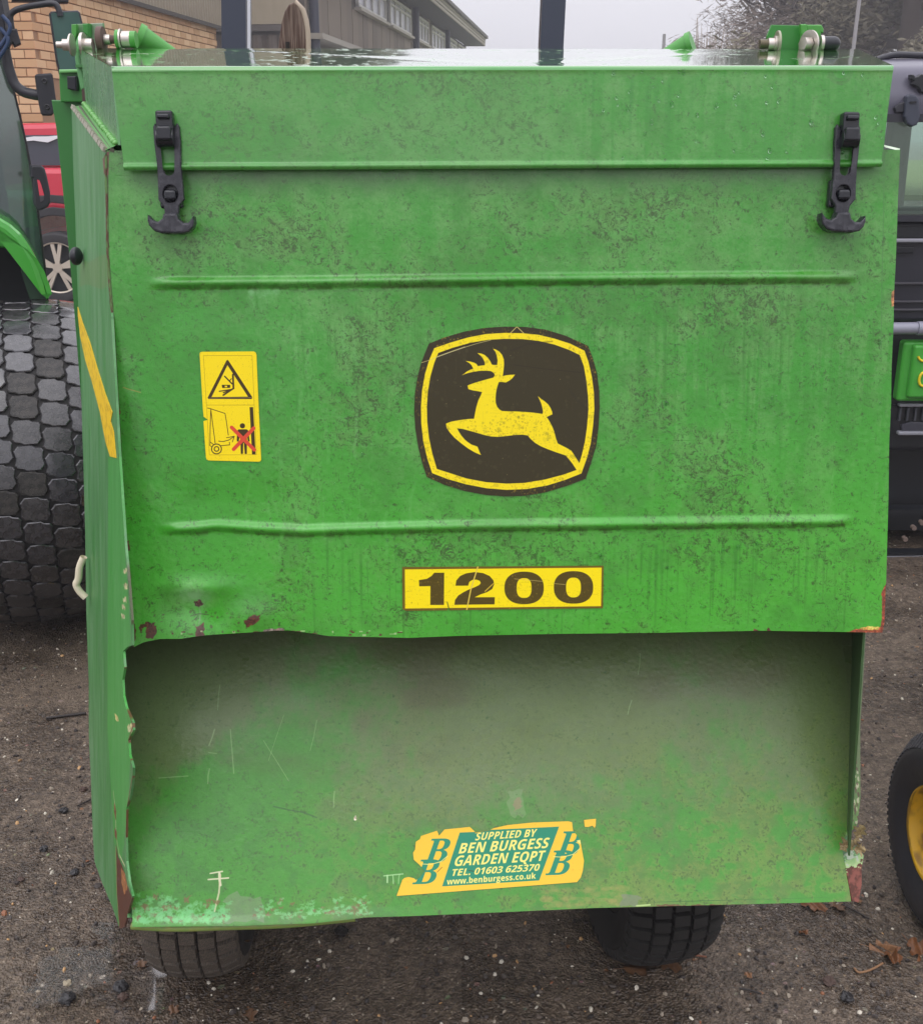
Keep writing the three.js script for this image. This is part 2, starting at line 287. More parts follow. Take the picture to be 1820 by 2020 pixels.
// rear panel -----------------------------------------------------------------
{
  const w = 2048, h = 1352, m = M(FACE, [A0, B0, A1, B1], w, h);
  const edgeShade = (a) => interp(botE, a);
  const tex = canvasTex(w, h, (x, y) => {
    const a = m.a(x), b = m.b(y);
    const right = sstep(0.0, 0.35, a), lowB = sstep(-0.25, -0.62, b);
    const clean = blobSum(CLEAN, a, b), milk = blobSum(MILK_GLINT, a, b), dirt = blobSum(DIRT, a, b);
    const streak = clamp(0.15 + 0.75 * right * sstep(-0.16, -0.26, b) + 0.45 * sstep(-0.52, -0.6, b)) ;
    let c = worn(a, b, { clean, milk, dirt: clamp(dirt), streak, bright: clamp(0.12 + 0.75 * lowB + 0.25 * right * lowB) });
    // duller olive band below the lid's lip, broken by noise
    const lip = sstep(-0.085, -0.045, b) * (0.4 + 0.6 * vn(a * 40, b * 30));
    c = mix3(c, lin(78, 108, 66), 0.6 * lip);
    // dark broken flecks along the under-edge of the ribs
    for (const r of [rib1, rib2]) { const d = interp(r, a) - b; if (d > 0.002 && d < 0.014 && a > r[0][0] && a < r.at(-1)[0]) c = mix3(c, SPECK2, 0.6 * sstep(0.42, 0.62, fbm(a * 130, b * 190 + 3, 3)) * (1 - Math.abs(d - 0.008) / 0.006)); }
    return rgb8(c);
  }, (ctx) => {
    const r = rng(5), P = (x, y) => m.px(x, y), s = m.s;
    const path = (L) => L.map(([x, y]) => P(x, y));
    // runs of cleaner water below the ribs
    for (let i = 0; i < 210; i++) { const x = 520 + Math.pow(r(), 0.7) * 1200, up = r() < 0.6, y = (up ? 560 + r() * r() * 260 : 1045 + r() * 60), len = 40 + r() * 190, [px, py] = P(x, y), wv = (2 + r() * 6) * s; const gr = ctx.createLinearGradient(0, py, 0, py + len * s); gr.addColorStop(0, 'rgba(46,122,28,0)'); gr.addColorStop(0.15, `rgba(46,122,28,${0.12 + r() * 0.26})`); gr.addColorStop(0.8, `rgba(50,112,28,${0.1 + r() * 0.26})`); gr.addColorStop(1, 'rgba(40,122,34,0)'); ctx.fillStyle = gr; ctx.beginPath(); const k = (r() - 0.5) * 6 * s; ctx.moveTo(px, py); ctx.lineTo(px + wv, py); ctx.lineTo(px + wv * 0.8 + k, py + len * s); ctx.lineTo(px + wv * 0.3 + k, py + len * s); ctx.fill(); }
    // fainter pale tide marks
    for (let i = 0; i < 46; i++) { const x = 480 + r() * 350, y = 600 + r() * 450, pts = []; let X = x, Y = y; for (let k = 0; k < 7; k++) { pts.push(P(X, Y)); X += (r() - 0.5) * 10; Y += 8 + r() * 12; } line(ctx, pts, (2 + r() * 5) * s, `rgba(118,182,112,${0.08 + r() * 0.1})`); }
    // the dent's highlight, painted as pale dabs
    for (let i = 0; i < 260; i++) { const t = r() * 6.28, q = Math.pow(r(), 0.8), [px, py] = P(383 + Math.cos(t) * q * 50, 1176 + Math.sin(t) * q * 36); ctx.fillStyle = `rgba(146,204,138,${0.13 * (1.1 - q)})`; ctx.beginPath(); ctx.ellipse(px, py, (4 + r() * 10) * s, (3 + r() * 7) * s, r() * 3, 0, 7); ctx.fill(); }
    for (let i = 0; i < 60; i++) { const [px, py] = P(490 + r() * 60, 572 + r() * r() * 60); ctx.fillStyle = 'rgba(130,186,124,.12)'; ctx.beginPath(); ctx.ellipse(px, py, (3 + r() * 5) * s, (2 + r() * 9) * s, 0, 0, 7); ctx.fill(); }  // wet gloss below the upper rib, painted as pale blotches
    // left seam: bare dark line, rust runs
    line(ctx, path([[214, 300], [212, 344], [213, 500], [223, 623], [233, 800], [238, 890]]), 4 * s, 'rgba(70,66,40,.75)');
    line(ctx, path([[250, 1080], [256, 1146], [262, 1223], [264, 1275]]), 4.5 * s, 'rgba(70,38,30,.95)');
    line(ctx, path([[238, 890], [250, 1080]]), 2 * s, 'rgba(80,66,44,.7)');
    ragged(ctx, path([[207, 300], [216, 300], [214, 345], [208, 345]]), 'rgb(96,58,46)', r, 2);
    ragged(ctx, path([[226, 805], [236, 803], [237, 824], [229, 826]]), 'rgb(98,58,40)', r, 2);
    ragged(ctx, path([[244, 1068], [255, 1066], [256, 1086], [247, 1088]]), 'rgb(98,52,40)', r, 2);
    ragged(ctx, path([[247, 1232], [268, 1230], [270, 1262], [252, 1280]]), 'rgb(84,42,30)', r, 2.5);
    // chips at the battered lower left edge
    const rust = (L, c = 'rgb(80,48,34)', j = 3) => ragged(ctx, path(L), c, r, j);
    rust([[277, 1230], [298, 1225], [300, 1232], [282, 1238], [281, 1248], [277, 1247]]);
    rust([[290, 1236], [306, 1228], [310, 1240], [303, 1258], [290, 1258]], 'rgb(86,54,42)');
    rust([[380, 1189], [393, 1185], [399, 1194], [390, 1201], [381, 1196]], 'rgb(92,72,66)', 2);
    rust([[386, 1236], [404, 1230], [402, 1256], [387, 1260]]);
    rust([[484, 1222], [500, 1212], [516, 1210], [510, 1226], [488, 1236]]);
    rust([[520, 1240], [560, 1238], [560, 1246], [520, 1250]], 'rgb(120,110,100)', 2);
    for (let i = 0; i < 40; i++) { const x = 270 + r() * 520, [px, py] = P(x, 0); const yy = m.px(x, F(x, 1250)[1] ? 1250 : 1250)[1] + (r() - 0.8) * 9 * s; ctx.fillStyle = r() < 0.5 ? 'rgba(86,44,32,.9)' : 'rgba(170,196,140,.8)'; ctx.fillRect(px, yy, (2 + r() * 9) * s, (1.5 + r() * 3) * s); }
    for (let i = 0; i < 26; i++) { const [px, py] = P(300 + r() * 200, 1205 + r() * 42); ctx.fillStyle = `rgba(74,60,40,${0.3 + r() * 0.4})`; ctx.beginPath(); ctx.ellipse(px, py, (1 + r() * 3) * s, (1 + r() * 2) * s, r() * 3, 0, 7); ctx.fill(); }
    line(ctx, path([[391, 1201], [393, 1215], [392, 1232]]), 3 * s, 'rgba(110,160,96,.8)');
    line(ctx, path([[374, 1218], [390, 1214], [410, 1215]]), 1.6 * s, 'rgba(60,60,40,.7)');
    // lower right corner and right edge: rust and bare primer
    rust([[1668, 1246], [1700, 1238], [1733, 1236], [1742, 1240], [1738, 1252], [1670, 1252]], 'rgb(150,74,44)', 2);
    rust([[1695, 1239], [1715, 1234], [1733, 1236], [1730, 1241], [1700, 1243]], 'rgb(206,176,84)', 2);
    rust([[1737, 1170], [1746, 1150], [1744, 1246], [1734, 1250], [1739, 1210]], 'rgb(138,70,48)', 1.6);
    rust([[1758, 575], [1764, 570], [1764, 600], [1757, 606]], 'rgb(176,120,74)', 1.4);
    rust([[1486, 1240], [1494, 1244], [1486, 1247]], 'rgb(96,50,36)', 1); rust([[1514, 1236], [1520, 1244], [1512, 1247]], 'rgb(96,50,36)', 1);
    line(ctx, path([[1742, 300], [1741, 420], [1738, 560], [1736, 700]]), 2.2 * s, 'rgba(70,120,60,.5)');
    // seed husk and small scratches near the left seam
    line(ctx, path([[243, 764], [255, 768], [277, 774]]), 1.8 * s, 'rgba(150,140,60,.9)');
    for (let i = 0; i < 14; i++) { const x = 900 + r() * 800, y = 700 + r() * 500; line(ctx, path([[x, y], [x + (r() - 0.5) * 12, y + 6 + r() * 18]]), 1 * s, 'rgba(60,80,40,.35)'); }
  });
  const geo = pressed(FACE, 250, 320, (u, v) => {
    const ab = mix(botE[0][0], botE.at(-1)[0], u), b = mix(interp(botE, ab), topB, v);
    return [mix(interp(leftE, b), interp(rightE, b), u), b];
  }, faceDisp, 0.0025, [A0, B0, A1, B1]);
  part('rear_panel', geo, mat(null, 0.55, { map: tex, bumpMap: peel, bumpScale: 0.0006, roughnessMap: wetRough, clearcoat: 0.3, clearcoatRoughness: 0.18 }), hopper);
}

// lid ------------------------------------------------------------------------
const LN = 0.014;                             // how far the lid's front stands proud of the panel
const lid = sub('lid', hopper);
const lidC = { tl: F(221, 131, LN), tr: F(1761, 129, LN), bl: F(246, 336, LN), br: F(1736, 329, LN) };
const lidBackL = atZ(156, 95, -1.97), lidBackR = atZ(1690, 97, -2.02);
const peelLid = peel.clone(); peelLid.repeat.set(3.2, 0.5);
const paintLid = { roughnessMap: wetRough };
{
  const box4 = [-0.46, -0.06, 0.58, 0.1], w = 2048, h = 315, m = M(FACE, box4, w, h);
  const D = blobs([[280, 170, 60, 30, 0.6], [640, 160, 260, 25, 0.7], [900, 170, 200, 40, 0.8], [420, 230, 130, 60, 0.5], [620, 280, 200, 40, 0.4], [1000, 250, 160, 60, 0.35], [1500, 150, 200, 25, 0.3], [420, 300, 40, 40, 1.0], [480, 260, 60, 60, 0.6]]);
  const C = blobs([[500, 290, 90, 60, 1], [330, 300, 120, 50, 0.5], [700, 240, 60, 100, 0.3]]);
  const Mk = blobs([[900, 290, 400, 60, 0.4], [540, 180, 160, 50, 0.4], [340, 190, 120, 50, 0.5], [1300, 200, 400, 120, 0.15]]);
  const tex = canvasTex(w, h, (x, y) => {
    const a = m.a(x), b = m.b(y), right = sstep(0.0, 0.25, a);
    let c = worn(a + 3.3, b + 1.7, { clean: blobSum(C, a, b), milk: blobSum(Mk, a, b), dirt: clamp(blobSum(D, a, b)) * (1 - 0.7 * right), streak: 0.2 + 0.5 * right, bright: 0.06 });
    c = mix3(c, lin(88, 144, 80), 0.34 - 0.2 * right);
    const top = sstep(0.062, 0.074, b) - sstep(0.075, 0.082, b);
    c = mix3(c, GRIME, 0.35 * top * sstep(0.4, 0.6, vn(a * 30, 3)));
    return rgb8(c);
  }, (ctx) => {
    const r = rng(15), s = m.s, P = (x, y) => m.px(x, y);
    // the ghost of a bolt head above the right-hand catch
    ctx.strokeStyle = 'rgba(70,110,60,.4)'; ctx.lineWidth = 3 * s; let [px, py] = P(1648, 146); ctx.beginPath(); ctx.ellipse(px, py, 15 * s, 13 * s, 0, 0, Math.PI); ctx.stroke(); ctx.lineWidth = 7 * s; ctx.strokeStyle = 'rgba(80,110,64,.28)'; ctx.beginPath(); ctx.ellipse(px, py, 21 * s, 20 * s, 0, 0, Math.PI); ctx.stroke();
    for (let i = 0; i < 30; i++) { const x = 1150 + r() * 590, [ax, ay] = P(x, 145 + r() * 40), len = (40 + r() * 130) * s; const gr = ctx.createLinearGradient(0, ay, 0, ay + len); gr.addColorStop(0, 'rgba(44,122,40,0)'); gr.addColorStop(0.25, `rgba(44,122,40,${0.12 + r() * 0.25})`); gr.addColorStop(1, 'rgba(44,122,40,0)'); ctx.fillStyle = gr; ctx.fillRect(ax, ay, (2 + r() * 6) * s, len); }
    line(ctx, [P(222, 140), P(226, 180), P(236, 260), P(245, 330)], 3 * s, 'rgba(58,70,44,.7)');
    line(ctx, [P(1760, 140), P(1752, 220), P(1744, 290), P(1737, 325)], 3.5 * s, 'rgba(84,88,50,.8)');
  });
  const bot = (u) => mix(lidC.bl[1], lidC.br[1], u), top = (u) => mix(lidC.tl[1], lidC.tr[1], u) - 0.005;
  const geo = pressed(FACE, 160, 60, (u, v) => {
    const b = mix(bot(u), top(u), v);
    return [mix(mix(lidC.bl[0], lidC.tl[0], v), mix(lidC.br[0], lidC.tr[0], v), u), b];
  }, (a, b) => {
    const d = b - mix(lidC.bl[1], lidC.br[1], (a + 0.42) / 0.95);
    return LN + 0.004 * sstep(0.0085, 0.0045, d) - 0.003 * sstep(0.003, 0, d) + (fbm(a * 4 + 9, b * 4 + 2, 2) - 0.5) * 0.003 + 0.0012 * sstep(0.11, 0.118, d);
  }, 0.0025, box4);
  part('front_flange', geo, mat(null, 0.5, { map: tex, bumpMap: peelLid, bumpScale: 0.0004, clearcoat: 0.3, clearcoatRoughness: 0.18, ...paintLid }), lid);

  // top sheet: rolled over the front edge, then rising to the hinges
  const wave = canvasTex(1024, 512, (x, y) => { const k = 128 + 90 * (fbm(x / 60, y / 38, 3) - 0.5); return [k, k, k]; }, null, false);
  const tt = canvasTex(1024, 512, (x, y) => rgb8(mix3(lin(52, 142, 50), lin(84, 146, 70), sstep(0.3, 0.75, fbm(x / 120, y / 40, 4)))));
  const drip = canvasTex(1024, 512, (x, y) => { const beads = sstep(0.62, 0.72, fbm(x / 9, y / 26, 3)) * sstep(0.42, 0.6, vn(x / 90 + 3, y / 60)) ; const k = 255 * (0.05 + 0.28 * beads + 0.06 * vn(x / 20, y / 40)); return [k, k, k]; }, null, false);
  const topGeo = grid(120, 40, (u, v) => {
    const af = mix(lidC.tl[0], lidC.tr[0], u), bf = mix(lidC.tl[1], lidC.tr[1], u);
    const e = FACE.at(af, bf, LN), back = lidBackL.clone().lerp(lidBackR, u), dir = back.clone().sub(e).normalize();
    const p0 = FACE.at(af, bf - 0.006, LN + 0.0005);
    if (v <= 0.15) { const t = v / 0.15, p2 = e.clone().addScaledVector(dir, 0.006); return p0.multiplyScalar((1 - t) * (1 - t)).addScaledVector(e, 2 * t * (1 - t)).addScaledVector(p2, t * t); }
    const t = (v - 0.15) / 0.85, p = e.addScaledVector(dir, 0.006).lerp(back, t);
    p.y += 0.0008 * (fbm(u * 9, t * 3, 2) - 0.5) * Math.sin(t * Math.PI) - 0.0012 * Math.exp(-Math.pow((t - 1.2 * Math.abs(u - 0.52) * 2.1) / 0.05, 2)) * sstep(0, 0.1, t);
    return p;
  });
  const topMat = mat(null, 0.5, { map: tt, roughnessMap: drip, bumpMap: wave, bumpScale: 0.00018, clearcoat: 1, clearcoatRoughness: 0.02, clearcoatRoughnessMap: drip });
  topMat.clearcoatRoughness = 0.7;
  part('top_sheet', topGeo, topMat, lid);
}
const sideTex = (seed, fr, box4, w, h, draw, cfg = {}) => { const m = M(fr, box4, w, h); return canvasTex(w, h, (x, y) => {
  const a = m.a(x), b = m.b(y), n = fbm(a * 70 + seed, b * 12 + seed, 4), n2 = fbm(a * 260, b * 14 + seed, 3), q = fbm(a * 6 + seed, b * 3, 3);
  let c = mix3(lin(56, 132, 56), lin(104, 156, 104), sstep(0.25, 0.8, n * 0.6 + q * 0.42));
  c = mix3(c, lin(92, 132, 96), 0.3 * sstep(0.45, 0.7, n2)); c = mix3(c, lin(44, 104, 44), 0.22 * sstep(0.56, 0.7, fbm(a * 150 + 50, b * 4 + seed, 3)));
  if (cfg.extra) c = cfg.extra(c, a, b);
  return rgb8(c);
}, draw && ((ctx) => draw(ctx, m))); };
// left end plate of the lid
{
  const ft = FACE.at(...lidC.tl, LN), fb = FACE.at(...F(234, 286, LN), LN);
  const fr = Frame.of(lidBackL, ft, lidBackL.clone().add(ft.clone().sub(fb)));
  const pts = [[221, 132], [157, 97], [165, 150], [170, 206], [234, 286]].map(([x, y]) => fr.hit(x, y));
  const bx = [-0.05, -0.3, 0.7, 0.1];
  part('end_plate', plate(fr, pts, 0.003, { uv: bx }), mat(null, 0.4, { map: sideTex(3, fr, bx, 512, 512), roughnessMap: wetRough }), lid);
  const ftr = FACE.at(...lidC.tr, LN - 0.004), fbr = FACE.at(...F(1745, 295, LN), LN - 0.004), bb = lidBackR.clone().add(V3(0, -0.14, 0));
  const fr2 = Frame.of(ftr, lidBackR, ftr.clone().add(V3(0, 1, 0)));
  const loc = (p) => { const d = p.clone().sub(fr2.o); return [d.dot(fr2.u), d.dot(fr2.v)]; };
  part('end_plate', plate(fr2, [ftr, lidBackR, bb, fbr].map(loc), 0.003), mat(lin(80, 146, 80), 0.4), lid);
  // back of the lid
  part('back_sheet', bar(lidBackL.clone().add(V3(0, -0.03, 0)), lidBackR.clone().add(V3(0, -0.03, 0)), 0.004, 0.06), mat(lin(70, 138, 70), 0.4), lid);
}

// side panels ----------------------------------------------------------------
const sideBackTop = atZ(143, 213, -1.9), sideFrontTop = FACE.at(...F(210, 296)), sideFrontBot = FACE.at(...F(252, 1700));
const SIDE = Frame.of(sideBackTop, sideFrontTop, sideBackTop.clone().add(sideFrontTop.clone().sub(sideFrontBot)));
const sideOut = [[142, 213], [145.6, 344], [149, 421], [152, 518], [154, 578], [160, 712], [163, 846], [165, 900], [169, 1054], [171, 1213], [173, 1266], [176, 1345], [176, 1451], [180, 1535], [184, 1651], [187, 1698], [200, 1735], [223, 1790], [237, 1831]];
const sideIn = [[246, 1828], [254, 1796], [262, 1767], [255, 1738], [250, 1698], [249, 1651], [250, 1593], [258, 1567], [262, 1535.5], [263, 1514], [255.5, 1488], [254, 1459], [263, 1440], [262, 1424], [249, 1395], [243.5, 1371], [242, 1340], [246, 1316], [243.5, 1284], [251, 1276], [261, 1272], [260, 1223], [254, 1146], [247, 1070], [235, 890], [230, 800], [220, 623], [211, 500], [208, 344], [209, 297]];
{
  const pts = [...sideOut, ...sideIn].map(([x, y]) => SIDE.hit(x, y));
  const xs = pts.map((p) => p[0]), ys = pts.map((p) => p[1]), bx = [Math.min(...xs), Math.min(...ys), Math.max(...xs), Math.max(...ys)];
  const tex = sideTex(9, SIDE, bx, 768, 2048, (ctx, m) => {
    const r = rng(31), P = (L) => L.map(([x, y]) => m.px(x, y)), s = 1.5;
    // fresher green where the lower front edge has been wiped, long scratches
    const g = 'rgba(66,168,60,.5)';
    ragged(ctx, P([[214, 900], [236, 900], [258, 1260], [244, 1300], [262, 1440], [252, 1600], [240, 1700], [226, 1660], [213, 1440], [213, 1260]]), 'rgba(66,168,60,.55)', r, 3);
    for (let i = 0; i < 30; i++) { const x = 182 + r() * 45, y = 1240 + r() * 300; line(ctx, P([[x, y], [x + 4 + r() * 6, y + 90 + r() * 190]]), (1 + r() * 3) * s, r() < 0.6 ? 'rgba(70,160,62,.35)' : 'rgba(96,128,92,.35)'); }
    for (let i = 0; i < 60; i++) { const x = 160 + r() * 70, y = 250 + r() * 1000; line(ctx, P([[x, y], [x + (r() - 0.5) * 2, y + 30 + r() * 120]]), (0.5 + r()) * s, r() < 0.5 ? 'rgba(40,90,44,.4)' : 'rgba(130,176,128,.35)'); }
    line(ctx, P([[160, 720], [170, 790], [185, 890]]), 1.6 * s, 'rgba(110,190,100,.8)');
    ragged(ctx, P([[158, 520], [213, 500], [213, 560], [158, 570]]), 'rgba(120,130,72,.35)', r, 8);
    line(ctx, P([[211, 344], [212, 500], [222, 623], [232, 800], [237, 890], [248, 1070], [262, 1250]]), 3 * s, 'rgba(76,62,44,.7)');
    ragged(ctx, P([[203, 312], [214, 300], [214, 345], [206, 345]]), 'rgb(104,62,48)', r, 3);
    // peeled, rusty lower corner with a pale torn edge
    ragged(ctx, P([[230, 1665], [234, 1690], [247, 1720], [252, 1745], [261, 1768], [252, 1830], [236, 1832], [231, 1760]]), 'rgb(86,44,26)', r, 3);
    ragged(ctx, P([[240, 1712], [247, 1722], [252, 1750], [246, 1765], [240, 1740]]), 'rgb(152,104,60)', r, 3);
    line(ctx, P([[224, 1560], [228, 1590], [229, 1620], [230, 1650], [236, 1685], [247, 1708]]), 3 * s, 'rgb(196,196,150)');
    ragged(ctx, P([[226, 1580], [230, 1600], [229, 1618], [226, 1600]]), 'rgb(120,70,40)', r, 2); ragged(ctx, P([[227, 1630], [231, 1640], [231, 1656], [227, 1648]]), 'rgb(110,60,36)', r, 2);
    line(ctx, P([[229, 1670], [231, 1760], [236, 1825]]), 2.5 * s, 'rgb(176,186,96)');
    ragged(ctx, P([[252, 1428], [262, 1428], [262, 1446], [253, 1442]]), 'rgb(190,196,140)', r, 3); ragged(ctx, P([[227, 1408], [232, 1410], [235, 1422], [229, 1420]]), 'rgb(200,196,120)', r, 2);
    for (const [x, y] of [[247, 1125], [248, 1156], [246, 1182], [244, 1197], [243, 1215]]) ragged(ctx, P([[x - 3, y - 4], [x + 4, y - 3], [x + 4, y + 5], [x - 2, y + 5]]), 'rgb(186,190,140)', r, 3);
    line(ctx, P([[249, 1290], [244, 1340], [250, 1395], [263, 1430], [254, 1460], [262, 1530], [250, 1600], [249, 1650]]), 2.5 * s, 'rgba(104,66,40,.9)');
  });
  part('side_panel', plate(SIDE, pts, 0.003, { uv: bx }), mat(null, 0.42, { map: tex, bumpMap: peel, bumpScale: 0.0004 }), hopper);
  // yellow stripe stuck on it
  const st = [[155, 605], [165.5, 638], [179, 674], [194.5, 728], [210, 777], [223.6, 813], [220, 831], [226, 850], [231, 903], [219, 900], [210, 871], [199, 813], [183, 752], [170, 710], [160, 663], [155.5, 623]].map(([x, y]) => SIDE.hit(x, y));
  const sx = [Math.min(...st.map((p) => p[0])), Math.min(...st.map((p) => p[1])), Math.max(...st.map((p) => p[0])), Math.max(...st.map((p) => p[1]))];
  part('stripe_decal', plate(SIDE, st, 0.0006, { off: 0.0009, uv: sx }), mat(null, 0.42, { map: canvasTex(256, 512, (x, y) => rgb8(mix3(lin(250, 206, 20), lin(214, 170, 20), 0.7 * sstep(0.5, 0.7, fbm(x / 6, y / 40, 4))))) }), hopper);
  // right side, seen only from inside through the gap beside the chute
  const rf = (x, y) => FACE.at(...F(x, y));
  const RIGHT = Frame.of(rf(1770, 300), V3(0.70, 1.47, -2.0), rf(1770, 300).add(V3(0, 1, -0.15)));
  const loc = (p) => { const d = p.clone().sub(RIGHT.o); return [d.dot(RIGHT.u), d.dot(RIGHT.v)]; };
  const front = [[1773, 295], [1768, 440], [1761, 640], [1752, 868], [1745, 1140], [1737, 1247], [1736, 1286], [1738, 1300], [1728, 1335], [1726, 1366], [1718, 1396], [1715, 1425], [1717, 1448], [1724, 1490], [1729, 1520], [1727, 1555], [1718, 1599], [1710, 1625], [1714, 1660], [1711, 1692]].map(([x, y]) => loc(rf(x, y)));
  part('side_panel', plate(RIGHT, [...front, loc(V3(0.66, 0.62, -1.6)), loc(V3(0.70, 1.47, -2.0))], 0.003), mat(null, 0.5, { map: canvasTex(256, 512, (x, y) => rgb8(mix3(lin(32, 76, 26), lin(62, 84, 46), fbm(x / 30, y / 80, 4)))) }), hopper);  // shade of the inside is put into this dark green
}

// chute panel set back below the rear panel ----------------------------------
const lowBL = FACE.at(...F(250, 1822, -0.004), -0.004), lowBR = FACE.at(...F(1685, 1780, -0.004), -0.004);
const LOW = Frame.of(lowBL, lowBR, lowBL.clone().addScaledVector(FACE.v, 0.46).addScaledVector(FACE.n, -0.235));
{
  const L = (x, y) => LOW.hit(x, y);
  const bot = [[236, 1828], [450, 1826], [520, 1823], [596, 1820.6], [650, 1815], [703, 1809], [793, 1806.8], [978, 1799], [1164, 1790.5], [1418, 1784.5], [1678, 1777.5]].map(([x, y]) => L(x, y));
  const right = [[1678, 1777], [1672, 1736], [1663, 1687], [1657, 1669], [1663, 1652], [1689, 1628], [1695, 1576], [1695, 1430], [1703, 1300], [1706, 1250]].map(([x, y]) => L(x, y)).map(([a, b]) => [b, a]).sort((p, q) => p[0] - q[0]);
  const sideA = (b) => { const p = LOW.at(0, b).sub(SIDE.o); return -(p.dot(SIDE.n) + 0.006) / LOW.u.dot(SIDE.n); };   // where the chute meets the left side
  const bx = [-0.12, -0.02, 1.06, 0.62], w = 2048, h = 1214, m = M(LOW, bx, w, h);
  const sc = (x, y) => L(x, y);
  const bl = (list) => list.map(([x, y, rx, ry, s]) => { const [a, b] = L(x, y); return [a, b, rx * 0.0007, ry * 0.0007, s]; });
  const fresh = bl([[450, 1640, 170, 120, 1.3], [520, 1500, 120, 120, 0.8], [600, 1440, 120, 160, 0.6], [800, 1420, 80, 200, 0.45], [360, 1540, 90, 50, 0.25], [700, 1680, 300, 60, 0.5], [900, 1780, 200, 30, 0.9], [1460, 1460, 50, 60, 0.6], [1320, 1520, 30, 90, 0.5], [1500, 1660, 160, 90, 0.6], [1250, 1700, 220, 80, 0.45], [1620, 1740, 70, 60, 0.6], [1100, 1420, 40, 40, 0.5], [700, 1340, 160, 40, 0.3], [1350, 1340, 100, 60, 0.35]]);
  const mud = bl([[330, 1420, 110, 160, 0.9], [950, 1480, 220, 160, 0.7], [1600, 1420, 160, 180, 0.6], [1180, 1380, 160, 80, 0.6], [1050, 1640, 120, 60, 0.3], [300, 1620, 40, 120, 0.5]]);
  const tex = canvasTex(w, h, (x, y) => {
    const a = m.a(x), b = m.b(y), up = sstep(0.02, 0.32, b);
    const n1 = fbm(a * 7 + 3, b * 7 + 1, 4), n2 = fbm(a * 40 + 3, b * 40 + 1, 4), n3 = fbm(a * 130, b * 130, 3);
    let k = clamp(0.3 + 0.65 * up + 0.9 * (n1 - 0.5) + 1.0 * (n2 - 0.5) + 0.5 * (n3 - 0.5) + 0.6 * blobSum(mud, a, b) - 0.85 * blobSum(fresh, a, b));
    let c = mix3(lin(70, 148, 46), lin(106, 128, 76), sstep(-0.15, 1.05, k));
    c = mix3(c, lin(118, 142, 62), 0.6 * sstep(0.5, 0.68, n2 * 0.6 + n1 * 0.4) * (1 - up) * sstep(0.45, 0.8, a));
    c = mix3(c, lin(64, 120, 52), 0.45 * sstep(0.5, 0.7, n2) * (1 - up));
    const f1 = fbm(a * 420 + 5, b * 400 + 8, 3), f2 = fbm(a * 110 + n3 * 2, b * 110, 3), f3 = vn(a * 800, b * 800);
    c = mix3(c, lin(122, 146, 66), 0.5 * sstep(0.46, 0.62, 0.6 * f2 + 0.4 * n1) * (1 - 0.7 * up) * sstep(0.2, 0.7, a + 0.2 * n1));
    c = mix3(c, lin(60, 100, 44), (0.45 - 0.25 * up) * sstep(0.57, 0.70, 0.55 * f1 + 0.45 * f2));
    c = mix3(c, lin(66, 82, 44), (0.5 - 0.3 * up) * sstep(0.65, 0.74, 0.6 * f1 + 0.4 * f2));
    c = c.map((q) => q * (0.92 + 0.16 * f3));
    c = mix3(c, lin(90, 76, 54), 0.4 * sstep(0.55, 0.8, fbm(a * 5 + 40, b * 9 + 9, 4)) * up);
    c = mix3(c, lin(58, 54, 36), 0.74 * sstep(0.30, 0.46, b + 0.05 * (n1 - 0.5)));   // recess shade put into the colour at the top, over mud
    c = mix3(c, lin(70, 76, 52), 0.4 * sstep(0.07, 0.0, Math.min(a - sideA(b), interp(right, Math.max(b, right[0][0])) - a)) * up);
    const t = 0.93 + 0.14 * n3;
    return rgb8(c.map((v) => v * t * K * 0.95));
  }, (ctx) => {
    const r = rng(8), P = (L0) => L0.map(([x, y]) => m.px(x, y)), s = w / 1.18 * 0.0007;
    for (let i = 0; i < 1500; i++) { const x = 270 + r() * 1400, y = 1280 + Math.pow(r(), 0.8) * 490; if (vn(x / 90, y / 70) < 0.36) continue; const q = 0.7 + r() * r() * 3.6, al = 0.1 + r() * 0.3; for (let k = 0; k < 3; k++) { const [px, py] = m.px(x + (r() - 0.5) * q * 1.4, y + (r() - 0.5) * q * 1.4); ctx.fillStyle = `rgba(50,88,38,${al})`; ctx.beginPath(); ctx.ellipse(px, py, q * s * (0.4 + 0.5 * r()), q * s * (0.4 + 0.5 * r()), r() * 3, 0, 7); ctx.fill(); } }
    const sl = (x0, y0, x1, y1, wd, col) => line(ctx, P([[x0, y0], [mix(x0, x1, 0.5) + (r() - 0.5) * 3, mix(y0, y1, 0.5)], [x1, y1]]), wd * s, col);
    for (const q of [[434, 1350, 430, 1400, 1.5], [424, 1438, 413, 1470, 2.5], [455, 1438, 462, 1525, 2], [414, 1516, 411, 1545, 2.5], [372, 1530, 314, 1534, 2.2], [412, 1484, 428, 1486, 1.5], [560, 1410, 530, 1500, 1], [660, 1560, 658, 1592, 2], [625, 1420, 612, 1480, 1.2], [1246, 1380, 1238, 1408, 2], [1262, 1288, 1258, 1330, 1.4], [520, 1460, 570, 1540, 1.2]]) sl(...q, 'rgba(166,200,140,.5)');
    sl(434, 1722, 436, 1745, 5, 'rgb(206,206,168)'); line(ctx, P([[436, 1725], [433, 1760], [424, 1797]]), 3.5 * s, 'rgba(206,200,160,.85)'); sl(416, 1722, 440, 1718, 3, 'rgb(206,206,168)'); sl(412, 1734, 452, 1731, 3, 'rgb(206,206,168)');
    line(ctx, P([[540, 1590], [570, 1597], [600, 1602], [625, 1612]]), 3 * s, 'rgba(50,84,50,.55)');
